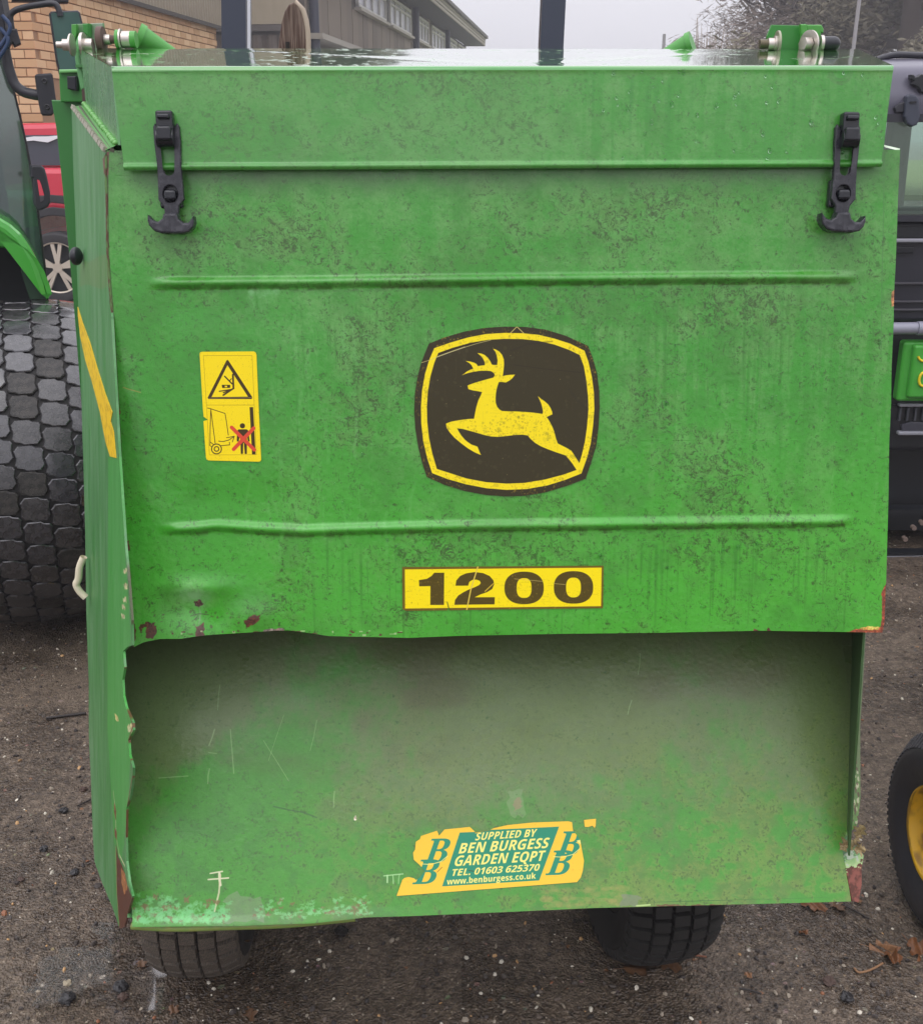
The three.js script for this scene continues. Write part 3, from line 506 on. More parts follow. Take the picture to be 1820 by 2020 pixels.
    for (let i = 0; i < 60; i++) { const [px, py] = m.px(575 + (r() - 0.5) * 50, 1665 + (r() - 0.5) * 50); ctx.fillStyle = 'rgba(84,88,70,.35)'; ctx.beginPath(); ctx.ellipse(px, py, 3 * s * r(), 4 * s * r(), r() * 3, 0, 7); ctx.fill(); }
    ragged(ctx, P([[698, 1612], [702, 1607], [704, 1616], [699, 1618]]), 'rgb(206,196,166)', r, 1); ragged(ctx, P([[1010, 1580], [1022, 1570], [1030, 1590], [1014, 1600]]), 'rgba(150,110,80,.6)', r, 4); ragged(ctx, P([[1000, 1560], [1030, 1555], [1034, 1610], [1006, 1612]]), 'rgba(150,160,130,.35)', r, 6);
    // torn-off scraps and thin bare scratches left of the dealer's label
    sl(757, 1727, 795, 1723, 2.5, 'rgba(160,206,140,.9)'); sl(764, 1726, 764, 1740, 3, 'rgba(170,210,150,.9)'); sl(775, 1726, 776, 1742, 2, 'rgba(160,206,140,.9)'); sl(788, 1724, 786, 1742, 2, 'rgba(160,206,140,.7)');
    // pale chipped primer along the bottom left, bare olive and grey
    ragged(ctx, P([[450, 1760], [520, 1768], [520, 1818], [430, 1818]]), 'rgba(138,142,128,.45)', r, 8);
    for (let i = 0; i < 240; i++) { const t = r(), x = 262 + 185 * t, y = 1814 - r() * r() * (58 - 10 * t); ragged(ctx, P([[x, y], [x + 6 + r() * 10, y - 2], [x + 8, y + 5 + r() * 5], [x, y + 4]]), r() < 0.86 ? `rgba(112,${180 + r() * 20},118,.5)` : 'rgba(112,98,56,.8)', r, 4); }
    for (let i = 0; i < 130; i++) { const x = 500 + r() * 230, y = 1806 - r() * r() * 40 - (x > 600 ? 6 : 0); ragged(ctx, P([[x, y], [x + 5 + r() * 7, y - 1], [x + 6, y + 4 + r() * 3], [x, y + 3]]), r() < 0.75 ? 'rgba(118,190,122,.55)' : 'rgba(120,96,60,.7)', r, 3); }
    for (let i = 0; i < 70; i++) { const x = 1070 + r() * 160, y = 1790 - r() * 40; const [px, py] = m.px(x, y); ctx.fillStyle = `rgba(150,146,78,${0.15 + r() * 0.2})`; ctx.beginPath(); ctx.ellipse(px, py, (4 + r() * 12) * s, (3 + r() * 5) * s, 0, 0, 7); ctx.fill(); }
    ragged(ctx, P([[1226, 1760], [1262, 1764], [1260, 1785], [1224, 1788]]), 'rgba(118,128,104,.7)', r, 6);
    sl(1255, 1786, 1282, 1784, 3, 'rgba(180,206,130,.9)');
    for (let i = 0; i < 34; i++) { const x = 1290 + r() * 160; const [px, py] = m.px(x, 1783 + r() * 2); ctx.fillStyle = 'rgba(104,60,40,.8)'; ctx.fillRect(px, py, (3 + r() * 8) * s, (1 + r() * 2.5) * s); }
    for (let i = 0; i < 120; i++) { const [px, py] = m.px(1685 + (r() - 0.5) * 14, 1330 + r() * 300); ctx.fillStyle = r() < 0.7 ? 'rgba(80,50,36,.7)' : 'rgba(196,190,160,.7)'; ctx.beginPath(); ctx.ellipse(px, py, (1 + r() * 2) * s, (2 + r() * 5) * s, 0, 0, 7); ctx.fill(); }
  });
  const sup = [...L(780, 1770), ...L(1180, 1608)];
  const geo = pressed(LOW, 200, 110, (u, v) => {
    const b0 = interp(bot, mix(bot[0][0], bot.at(-1)[0], u)), b = mix(b0, 0.56, v);
    return [mix(sideA(b), interp(right, Math.max(b, right[0][0])), u), b];
  }, (a, b) => (fbm(a * 3, b * 4 + 7, 2) - 0.5) * 0.012 * sstep(0.01, 0.08, Math.hypot(Math.max(sup[0] - a, 0, a - sup[2]), Math.max(sup[1] - b, 0, b - sup[3]))) + 0.004 * sstep(0.012, 0.004, b - interp(bot, a)) * sstep(0.42, 0.3, a), 0.0025, bx);
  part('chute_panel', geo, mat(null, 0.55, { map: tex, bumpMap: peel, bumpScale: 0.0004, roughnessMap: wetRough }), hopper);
  // rolled lip under the left half of its bottom edge
  const lipPts = [[258, 1821], [340, 1825], [450, 1822], [560, 1818], [640, 1811], [700, 1805]].map(([x, y]) => LOW.at(...L(x, y), -0.004).add(V3(0, -0.004, 0)));
  part('rolled_lip', tube(lipPts, 0.0055, 60, 10), mat(null, 0.5, { map: canvasTex(512, 64, (x, y) => rgb8(mix3(lin(96, 138, 62), lin(136, 136, 70), fbm(x / 14, y / 14, 4)))) }), hopper);
  // bent and rusted corner tab at the right, with leaf litter wedged above it
  const tab = [[1663, 1687], [1690, 1667], [1702, 1687], [1698, 1712], [1698, 1745], [1692, 1779], [1680, 1777], [1672, 1736]];
  const TF = Frame.of(LOW.at(...L(1680, 1777)), FACE.at(...F(1700, 1779), -0.012), LOW.at(...L(1663, 1687)));
  const tp = tab.map(([x, y]) => TF.hit(x, y)), tb = [Math.min(...tp.map((p) => p[0])), Math.min(...tp.map((p) => p[1])), Math.max(...tp.map((p) => p[0])), Math.max(...tp.map((p) => p[1]))];
  part('corner_tab', plate(TF, tp, 0.003, { uv: tb }), mat(null, 0.6, { map: canvasTex(128, 256, (x, y) => { const n = fbm(x / 18, y / 18, 4), v = y / 256 + 0.3 * (n - 0.5); return rgb8(v < 0.22 ? mix3(lin(170, 184, 160), lin(96, 140, 90), sstep(0.45, 0.6, n)) : v < 0.36 ? mix3(lin(190, 206, 150), lin(110, 160, 96), n) : mix3(lin(128, 72, 60), lin(84, 44, 32), sstep(0.35, 0.7, n))); }) }), hopper);
  const back = [sideBackTop, V3(0.69, 1.46, -2.0), V3(0.62, 0.58, -1.62), V3(-0.52, 0.56, -1.62)];
  const BK = Frame.of(back[3], back[2], back[0]);
  part('front_wall', grid(1, 1, (u, v) => v ? back[0].clone().lerp(back[1], u) : back[3].clone().lerp(back[2], u)), mat(lin(60, 120, 56), 0.5), hopper);
  part('floor_sheet', grid(1, 1, (u, v) => v ? V3(mix(-0.52, 0.62, u), 0.57, -1.62) : lowBL.clone().lerp(lowBR, u).add(V3(0, 0.006, -0.006))), mat(lin(60, 110, 56), 0.5), hopper);
  part('axle_beam', box(0.95, 0.06, 0.06, -0.05, 0.44, -1.78), mat(lin(30, 34, 30), 0.6), hopper);
}
// folded top flanges between lid and sides, with weld and a split seam
{
  const gm = mat(lin(76, 150, 62), 0.4), pale = mat(lin(150, 146, 130), 0.6);
  const q = [atZ(144, 210, -1.895), atZ(171, 207, -1.915), FACE.at(...F(234, 285)), FACE.at(...F(209, 296))];
  part('top_flange', grid(8, 8, (u, v) => q[0].clone().lerp(q[1], u).lerp(q[3].clone().lerp(q[2], u), v)), gm, hopper);
  const bead = []; const r = rng(2);
  for (let i = 0; i < 30; i++) { const t = i / 29, p = q[1].clone().lerp(q[2], t); bead.push(new THREE.IcosahedronGeometry(0.0035 + r() * 0.0015, 1).scale(1, 0.8, 1).translate(p.x - 0.003, p.y + 0.002, p.z)); }
  part('weld_bead', bead, mat(lin(112, 176, 92), 0.3), hopper);
  const seam = []; let t = 0;
  while (t < 0.97) { const t2 = Math.min(1, t + 0.06 + r() * 0.06); seam.push(bar(q[0].clone().lerp(q[3], t), q[0].clone().lerp(q[3], t2 - 0.012), 0.005, 0.006)); t = t2; }
  part('split_seam', seam, pale, hopper);
  part('seam_edge', bar(q[0].clone().add(V3(0.012, -0.001, 0)), q[3].clone().add(V3(0.008, 0, 0)), 0.005, 0.004), mat(lin(96, 92, 80), 0.6), hopper);
  const q2 = [FACE.at(...F(1746, 279), -0.02), FACE.at(...F(1774, 293)), FACE.at(...F(1772, 297)), FACE.at(...F(1746, 291), 0)];
  part('top_flange', grid(6, 4, (u, v) => q2[0].clone().lerp(q2[1], u).lerp(q2[3].clone().lerp(q2[2], u), v)), mat(lin(206, 224, 196), 0.25), hopper);
}

// rusty weld line down the left corner
{
  const r = rng(17), pts = [[209, 306], [209, 344], [211, 421], [212.5, 500], [216, 560], [221, 623], [227, 740], [231, 800], [236, 890], [242, 980], [248, 1070], [252, 1110], [256, 1146], [259, 1190], [262, 1223], [265, 1262]].map(([x, y]) => { const [a, b] = F(x + 0.5, y); return FACE.at(a, b, faceDisp(a, b) - 0.0005); });
  const t = tube(pts, 0.0019, 220, 6), p = t.attributes.position; for (let i = 0; i < p.count; i++) { const k = 0.0011 * (fbm(p.getY(i) * 160, i % 7, 3) - 0.5); p.setXYZ(i, p.getX(i) + k, p.getY(i), p.getZ(i) + k); }
  part('corner_seam', t, mat(null, 0.7, { map: canvasTex(512, 16, (x, y) => { const n = fbm(x / 8, y / 8, 4), q = x / 512; return rgb8(mix3(mix3(lin(88, 120, 66), lin(86, 62, 44), sstep(0.4, 0.6, n)), lin(80, 40, 28), sstep(0.55, 0.9, q + 0.4 * (n - 0.5)))); }) }), hopper);
}
// ---------------------------------------------------------------- stuck-on decals
// crop(ox, oy, k): positions measured on an enlarged view of the face, turned into metres on a frame
function decal(name, frame, off, to, outline, size, paint, rough = 0.45) {
  const H = (p) => frame.hit(...to(p[0], p[1]));
  const pts = outline.map(H), xs = pts.map((p) => p[0]), ys = pts.map((p) => p[1]);
  const bx = [Math.min(...xs) - 0.001, Math.min(...ys) - 0.001, Math.max(...xs) + 0.001, Math.max(...ys) + 0.001];
  const w = size, h = Math.round(size * (bx[3] - bx[1]) / (bx[2] - bx[0]));
  const C = (p) => { const [a, b] = H(p); return [(a - bx[0]) / (bx[2] - bx[0]) * w, (bx[3] - b) / (bx[3] - bx[1]) * h]; };
  const tex = canvasTex(w, h, null, (ctx) => {
    const api = {
      ctx, C,
      fill(P, col) { ctx.fillStyle = col; ctx.beginPath(); P.forEach((p, i) => ctx[i ? 'lineTo' : 'moveTo'](...C(p))); ctx.closePath(); ctx.fill(); },
      stroke(P, wd, col) { const k = Math.hypot(...C([1100, 600]).map((v, i) => v - C([1000, 600])[i])) / 100; line(ctx, P.map(C), wd * k, col); },
      ring(x, y, rx, ry, n, col) { const P = []; for (let i = 0; i < 64; i++) { const t = i / 64 * Math.PI * 2, c = Math.cos(t), s = Math.sin(t); P.push([x + rx * Math.sign(c) * Math.pow(Math.abs(c), 2 / n), y + ry * Math.sign(s) * Math.pow(Math.abs(s), 2 / n)]); } api.fill(P, col); },
      text(str, font, p0, p1, cap, skew, col) { // baseline from p0 to p1, capital height cap
        const a = C(p0), b = C(p1), up = C([p0[0] + skew * cap, p0[1] - cap]);
        ctx.save(); ctx.font = font.replace('%', 100); ctx.textBaseline = 'alphabetic';
        const tw = ctx.measureText(str).width, ch = 71.4;
        ctx.setTransform((b[0] - a[0]) / tw, (b[1] - a[1]) / tw, -(up[0] - a[0]) / ch, -(up[1] - a[1]) / ch, a[0], a[1]);
        ctx.fillStyle = col; ctx.fillText(str, 0, 0); ctx.restore();
      },
      mottle(n, col, lo, hi, seed) { const r = rng(seed); for (let i = 0; i < n; i++) { const x = r() * w, y = r() * h, q = fbm(x / w * 9, y / w * 9 + seed, 3); if (q < 0.45) continue; ctx.fillStyle = col(r); const s = lo + r() * r() * hi; ctx.beginPath(); ctx.ellipse(x, y, s * (0.6 + r()), s, r() * 3, 0, 7); ctx.fill(); } },
    };
    paint(api, w, h);
  });
  const o = plate(frame, pts, 0.0007, { off, uv: bx });
  return part(name, o, mat(null, rough, { map: tex, specularIntensity: 0.6 }), hopper);
}
const crop = (ox, oy, k) => (u, v) => [(ox + u / k) * 0.75269, (oy + v / k) * 0.75269];
const YEL = 'rgb(246,222,22)', BRN = 'rgb(54,48,28)';
{
  const outline = [[215, 270], [350, 215], [520, 165], [700, 132], [880, 120], [1060, 122], [1240, 145], [1420, 200], [1618, 290], [1660, 400], [1695, 530], [1715, 680], [1720, 830], [1710, 1000], [1690, 1170], [1640, 1330], [1595, 1462], [1430, 1525], [1250, 1580], [1060, 1612], [900, 1618], [720, 1605], [530, 1570], [350, 1515], [195, 1445], [155, 1320], [120, 1180], [95, 1020], [85, 860], [92, 700], [115, 560], [150, 430]];
  const outer = [[262, 310], [400, 262], [560, 215], [720, 185], [880, 175], [1040, 178], [1180, 192], [1320, 225], [1460, 270], [1585, 332], [1620, 430], [1650, 560], [1668, 700], [1672, 850], [1660, 1000], [1640, 1150], [1610, 1270], [1558, 1415], [1420, 1470], [1260, 1520], [1080, 1552], [900, 1560], [720, 1545], [540, 1510], [380, 1465], [243, 1412], [200, 1280], [165, 1130], [148, 980], [145, 830], [155, 680], [180, 540], [215, 420]];
  const inner = [[297, 352], [420, 308], [580, 262], [740, 236], [880, 228], [1040, 230], [1180, 246], [1320, 278], [1450, 325], [1543, 370], [1580, 470], [1602, 600], [1617, 740], [1620, 850], [1608, 1000], [1590, 1130], [1562, 1250], [1540, 1322], [1518, 1383], [1400, 1425], [1240, 1468], [1060, 1498], [900, 1505], [720, 1492], [550, 1460], [410, 1415], [285, 1375], [245, 1240], [215, 1100], [200, 960], [197, 830], [205, 700], [228, 560], [262, 440]];
  const deer = [[555, 640], [563, 672], [600, 682], [650, 690], [683, 698], [672, 725], [650, 770], [632, 830], [620, 890], [612, 932], [560, 935], [480, 945], [410, 958], [366, 975], [368, 1003], [372, 1015], [400, 1055], [440, 1100], [500, 1150], [560, 1195], [620, 1230], [674, 1253], [665, 1235], [642, 1178], [620, 1170], [590, 1160], [560, 1140], [530, 1115], [500, 1080], [478, 1045], [463, 1017], [510, 1022], [560, 1035], [620, 1052], [700, 1075], [760, 1088], [820, 1092], [900, 1085], [980, 1075], [1040, 1073], [1085, 1080], [1110, 1110], [1150, 1145], [1200, 1175], [1260, 1200], [1340, 1230], [1420, 1256], [1445, 1285], [1480, 1330], [1518, 1388], [1550, 1388], [1540, 1322], [1515, 1285], [1490, 1245], [1470, 1215], [1430, 1190], [1390, 1170], [1350, 1150], [1335, 1110], [1320, 1050], [1305, 1010], [1285, 970], [1265, 935], [1252, 918], [1303, 893], [1300, 870], [1285, 835], [1265, 805], [1230, 775], [1200, 755], [1174, 732], [1190, 765], [1205, 800], [1215, 840], [1220, 870], [1215, 890], [1150, 880], [1060, 872], [980, 868], [900, 866], [858, 864], [835, 850], [815, 825], [803, 790], [802, 750], [805, 710], [812, 670], [822, 635], [832, 608], [860, 608], [892, 613], [925, 595], [950, 575], [974, 543], [930, 545], [890, 550], [865, 556], [872, 510], [877, 450], [875, 410], [860, 370], [835, 340], [810, 325], [779, 314], [800, 340], [812, 375], [820, 415], [818, 440], [815, 458], [790, 458], [770, 455], [755, 425], [735, 395], [710, 372], [680, 358], [641, 353], [670, 375], [690, 400], [703, 425], [708, 445], [707, 460], [680, 463], [645, 468], [635, 450], [615, 438], [580, 428], [536, 422], [570, 440], [590, 460], [600, 480], [605, 490], [580, 500], [550, 515], [525, 535], [503, 550], [550, 532], [600, 520], [660, 510], [720, 508], [760, 512], [785, 528], [795, 545], [790, 560], [780, 570], [740, 580], [680, 597], [620, 615], [580, 628]];
  decal('logo_decal', FACE, 0.0012, crop(1060, 820, 3.37), outline, 900, (k, w, h) => {
    const { ctx } = k;
    k.fill([[0, 0], [1820, 0], [1820, 1690], [0, 1690]], BRN);
    k.fill(outer, YEL); k.fill(deer, YEL);
    k.mottle(5200, (r) => `rgba(168,142,34,${0.2 + r() * 0.3})`, 1, 4.5, 4);
    k.fill(inner, 'rgb(56,50,28)'); k.fill(deer, YEL);
    { const cut = new Path2D(); deer.forEach((p, i) => cut[i ? 'lineTo' : 'moveTo'](...k.C(p))); cut.closePath(); ctx.save(); ctx.clip(cut); k.mottle(5200, (r) => `rgba(176,148,34,${0.25 + r() * 0.35})`, 1, 4.5, 9); ctx.restore(); }
    k.mottle(1500, (r) => `rgba(${r() < 0.5 ? '58,52,40' : '104,98,72'},${0.06 + r() * 0.12})`, 2, 9, 14);
    const r = rng(40);
    for (let i = 0; i < 380; i++) { const x = r() * w, y = r() * h, v = r() < 0.5; line(ctx, [[x, y], [x + (v ? (r() - 0.5) * 3 : 12 + r() * 40), y + (v ? 12 + r() * 50 : (r() - 0.5) * 5)]], 0.8, `rgba(${r() < 0.6 ? '110,100,74' : '40,36,24'},${0.12 + r() * 0.2})`); }
    k.stroke([[150, 438], [230, 412], [330, 372], [470, 320], [640, 268], [760, 238]], 4, 'rgb(200,190,120)');
    k.stroke([[290, 385], [400, 345], [530, 300]], 9, 'rgba(196,186,130,.8)'); k.stroke([[300, 360], [420, 318], [600, 268]], 12, 'rgba(52,40,24,.8)');
    k.stroke([[935, 175], [990, 120], [1050, 178]], 6, 'rgb(206,190,110)');
    k.stroke([[950, 455], [1200, 490], [1560, 525]], 5, 'rgba(40,34,24,.7)'); k.stroke([[1450, 680], [1540, 790], [1610, 850]], 22, 'rgba(48,42,34,.35)'); k.stroke([[940, 330], [1080, 275], [1300, 250]], 16, 'rgba(44,38,30,.3)');
    for (let i = 0; i < 26; i++) { const [x, y] = k.C([250 + r() * 1300, 300 + r() * 1200]); ctx.fillStyle = 'rgba(170,160,110,.6)'; ctx.beginPath(); ctx.arc(x, y, 0.8 + r() * 1.6, 0, 7); ctx.fill(); }
  }, 0.5);
}
decal('number_decal', FACE, 0.0012, crop(1020, 1440, 2.9355), [[100, 132], [1645, 122], [1640, 448], [900, 456], [460, 464], [452, 440], [446, 464], [122, 468], [102, 450]], 1000, (k, w, h) => {
  const D = 'rgb(82,68,16)';
  k.fill([[0, 0], [1820, 0], [1820, 600], [0, 600]], 'rgb(110,92,24)');
  k.fill([[120, 150], [1630, 136], [1625, 432], [122, 450]], 'rgb(250,226,10)');
  k.fill([[228, 232], [290, 222], [325, 200], [345, 175], [422, 175], [420, 423], [315, 423], [316, 278], [230, 280]], D);
  k.fill([[508, 275], [515, 235], [545, 200], [590, 180], [655, 170], [720, 178], [770, 200], [800, 235], [805, 265], [790, 300], [750, 325], [700, 342], [655, 364], [810, 363], [808, 418], [500, 422], [505, 385], [530, 350], [570, 325], [620, 300], [660, 285], [690, 270], [703, 255], [695, 238], [670, 228], [640, 230], [615, 245], [605, 275]], D);
  for (const x of [1035, 1414]) { k.ring(x, x === 1035 ? 292 : 288, 151, 125, 2.35, D); k.ring(x, x === 1035 ? 293 : 289, 57, 76, 2.6, 'rgb(250,226,10)'); }
  k.mottle(1500, (r) => r() < 0.6 ? `rgba(160,136,30,${0.1 + r() * 0.16})` : `rgba(220,196,70,${0.1 + r() * 0.2})`, 1, 4, 9);
  const r = rng(3); for (let i = 0; i < 120; i++) { const x = r() * w, y = r() * h; line(k.ctx, [[x, y], [x + 10 + r() * 50, y + (r() - 0.5) * 3]], 1, `rgba(${r() < 0.5 ? '196,170,70' : '70,52,16'},${0.12 + r() * 0.2})`); }
  k.stroke([[680, 130], [655, 210], [625, 310], [595, 460]], 9, 'rgb(226,200,80)'); k.stroke([[660, 170], [700, 360], [800, 258]], 0.1, D); k.stroke([[735, 318], [800, 258]], 7, 'rgb(206,176,56)');
  k.stroke([[960, 222], [1180, 242]], 4, 'rgba(206,186,110,.8)'); k.stroke([[1262, 258], [1350, 266]], 4, 'rgba(206,186,110,.8)'); k.stroke([[445, 400], [455, 440], [466, 466]], 7, 'rgb(84,96,30)');
});
decal('warning_decal', FACE, 0.0012, crop(480, 860, 3.5), [[155, 235], [160, 220], [180, 215], [650, 212], [668, 222], [675, 245], [690, 600], [718, 1205], [710, 1218], [695, 1222], [235, 1210], [219, 1200], [213, 1180], [190, 850], [232, 838], [192, 810], [185, 735]], 560, (k) => {
  const D = 'rgb(66,50,20)', Y = 'rgb(246,218,16)', R = 'rgb(214,74,48)';
  k.fill([[0, 0], [1000, 0], [1000, 1400], [0, 1400]], Y);
  k.mottle(2600, (r) => `rgba(170,144,34,${0.2 + r() * 0.3})`, 1, 3.2, 6);
  k.stroke([[190, 250], [635, 250], [655, 700], [675, 1158], [245, 1160], [218, 702], [190, 250]], 3, 'rgba(120,96,20,.8)'); k.stroke([[218, 703], [655, 703]], 3, 'rgba(110,86,20,.9)');
  k.fill([[410, 288], [420, 296], [638, 632], [632, 648], [236, 648], [228, 636], [400, 296]], D); k.fill([[410, 338], [598, 626], [264, 630]], Y);
  k.stroke([[460, 424], [465, 550]], 17, D); k.stroke([[465, 550], [372, 612]], 15, D); k.stroke([[445, 560], [372, 590]], 11, D); k.stroke([[445, 560], [336, 577]], 11, D); k.stroke([[385, 440], [452, 508]], 13, D); k.stroke([[432, 478], [446, 462]], 9, D);
  k.fill([[357, 517], [436, 518], [434, 546], [362, 547]], D); k.fill([[384, 526], [408, 526], [406, 540], [388, 540]], Y);
  k.stroke([[228, 730], [260, 738], [388, 780], [400, 850], [418, 978]], 7, D); k.stroke([[258, 740], [252, 900], [250, 1075]], 7, D); k.stroke([[258, 745], [298, 1055]], 7, D); k.stroke([[250, 1040], [285, 1066]], 7, D); k.stroke([[250, 1075], [275, 1090]], 6, D);
  k.ring(310, 1105, 50, 50, 2, D); k.ring(310, 1105, 40, 40, 2, Y); k.ring(310, 1105, 26, 26, 2, D); k.ring(310, 1105, 16, 16, 2, Y);
  k.stroke([[350, 1075], [430, 1068], [428, 1045]], 7, D); k.stroke([[330, 1033], [370, 1038], [420, 1024], [465, 995]], 7, D); k.stroke([[402, 1002], [472, 989], [456, 1040]], 7, D);
  k.fill([[612, 722], [645, 722], [668, 1155], [635, 1155]], D);
  k.ring(547, 893, 24, 24, 2, D); k.fill([[512, 925], [585, 925], [600, 935], [614, 1034], [598, 1038], [588, 975], [588, 1150], [568, 1152], [560, 1050], [555, 1050], [552, 1150], [532, 1150], [526, 975], [512, 1038], [495, 1035], [498, 940]], D);
  k.stroke([[448, 908], [655, 1112]], 34, R); k.stroke([[650, 915], [466, 1108]], 34, R);
  k.stroke([[240, 640], [635, 634]], 4, 'rgba(220,200,140,.5)');
});
const supTo = crop(1000, 2120, 3.0333);
const PALE = 'rgb(240,226,120)', TEAL = 'rgb(40,136,104)', GOLD = 'rgb(240,192,56)';
decal('supplier_decal', LOW, 0.0012, supTo, [[120, 688], [165, 560], [182, 545], [215, 538], [258, 548], [272, 562], [300, 545], [345, 490], [300, 440], [256, 400], [250, 345], [266, 320], [272, 258], [305, 236], [312, 212], [440, 170], [456, 210], [500, 160], [700, 140], [742, 180], [800, 172], [862, 164], [890, 150], [1000, 125], [1200, 105], [1480, 95], [1510, 102], [1518, 168], [1555, 215], [1575, 245], [1590, 330], [1605, 410], [1595, 490], [1580, 540], [1550, 578]], 1000, (k) => {
  k.fill([[0, 0], [1820, 0], [1820, 800], [0, 800]], GOLD);
  k.fill([[620, 185], [735, 180], [745, 192], [870, 163], [1408, 138], [1250, 565], [480, 612]], TEAL);
  const it = 'bold %px sans-serif', bb = 'bold %px serif';
  k.text('SUPPLIED BY', it, [737, 247], [1218, 216], 60, 0.32, PALE);
  k.text('BEN BURGESS', it, [600, 352], [1318, 306], 82, 0.32, PALE);
  k.text('GARDEN EQPT', it, [565, 452], [1282, 408], 82, 0.32, PALE);
  k.text('TEL. 01603 625370', it, [547, 530], [1248, 486], 54, 0.32, PALE);
  k.text('www.benburgess.co.uk', it, [517, 598], [1222, 550], 46, 0.05, PALE);
  for (const [x, y] of [[320, 430], [235, 596], [1368, 372], [1290, 524]]) k.text('B', bb, [x, y], [x + 190, y - 6], 196, 0.36, TEAL);
  for (const [x, y] of [[320, 430], [1368, 372]]) { k.stroke([[x - 5, y + 4], [x + 70, y + 8], [x + 150, y - 14], [x + 205, y - 60]], 5, PALE); }
  k.mottle(500, (r) => `rgba(150,104,36,${0.06 + r() * 0.1})`, 1, 4, 12);
  k.stroke([[690, 486], [730, 492]], 8, 'rgba(60,90,60,.9)'); k.stroke([[440, 500], [480, 460]], 5, 'rgba(120,80,30,.8)'); k.stroke([[742, 182], [862, 165]], 10, 'rgba(96,120,66,.9)'); k.fill([[1545, 250], [1580, 240], [1578, 280]], 'rgb(238,222,120)');
});
decal('label_scrap', LOW, 0.0012, supTo, [[1605, 85], [1700, 75], [1698, 130], [1690, 148], [1672, 130], [1640, 140], [1612, 140]], 64, (k) => k.fill([[0, 0], [1820, 0], [1820, 800], [0, 800]], 'rgb(240,190,60)'));

// rain beads standing on the paint
{
  const r = rng(66), L = [];
  const put = (x, y, s, out) => { const [a, b] = F(x, y); L.push([FACE.at(a, b, out === undefined ? faceDisp(a, b) : out), s]); };
  for (let i = 0; i < 46; i++) put(1180 + r() * 560, 145 + r() * 170, 0.0010 + r() * 0.0015, LN + 0.0008);
  for (let i = 0; i < 170; i++) { const x = 1150 + r() * 590; put(x, 620 + Math.pow(r(), 0.8) * 610, 0.0009 + r() * r() * 0.0021); }
  for (let i = 0; i < 34; i++) put(500 + r() * 600, 640 + r() * 580, 0.0007 + r() * 0.0011);
  const im = new THREE.InstancedMesh(new THREE.SphereGeometry(1, 10, 8), mat([0.75, 0.97, 0.75], 0.04, { transmission: 1, ior: 1.33, thickness: 0.002 }), L.length), m4 = new THREE.Matrix4();
  L.forEach(([p, s], i) => im.setMatrixAt(i, m4.makeBasis(FACE.u.clone().multiplyScalar(s), FACE.v.clone().multiplyScalar(s * (1.1 + 0.6 * r())), FACE.n.clone().multiplyScalar(s * 0.5)).setPosition(p)));
  im.name = 'rain_beads'; im.userData.kind = 'stuff'; hopper.add(shade(im));
}
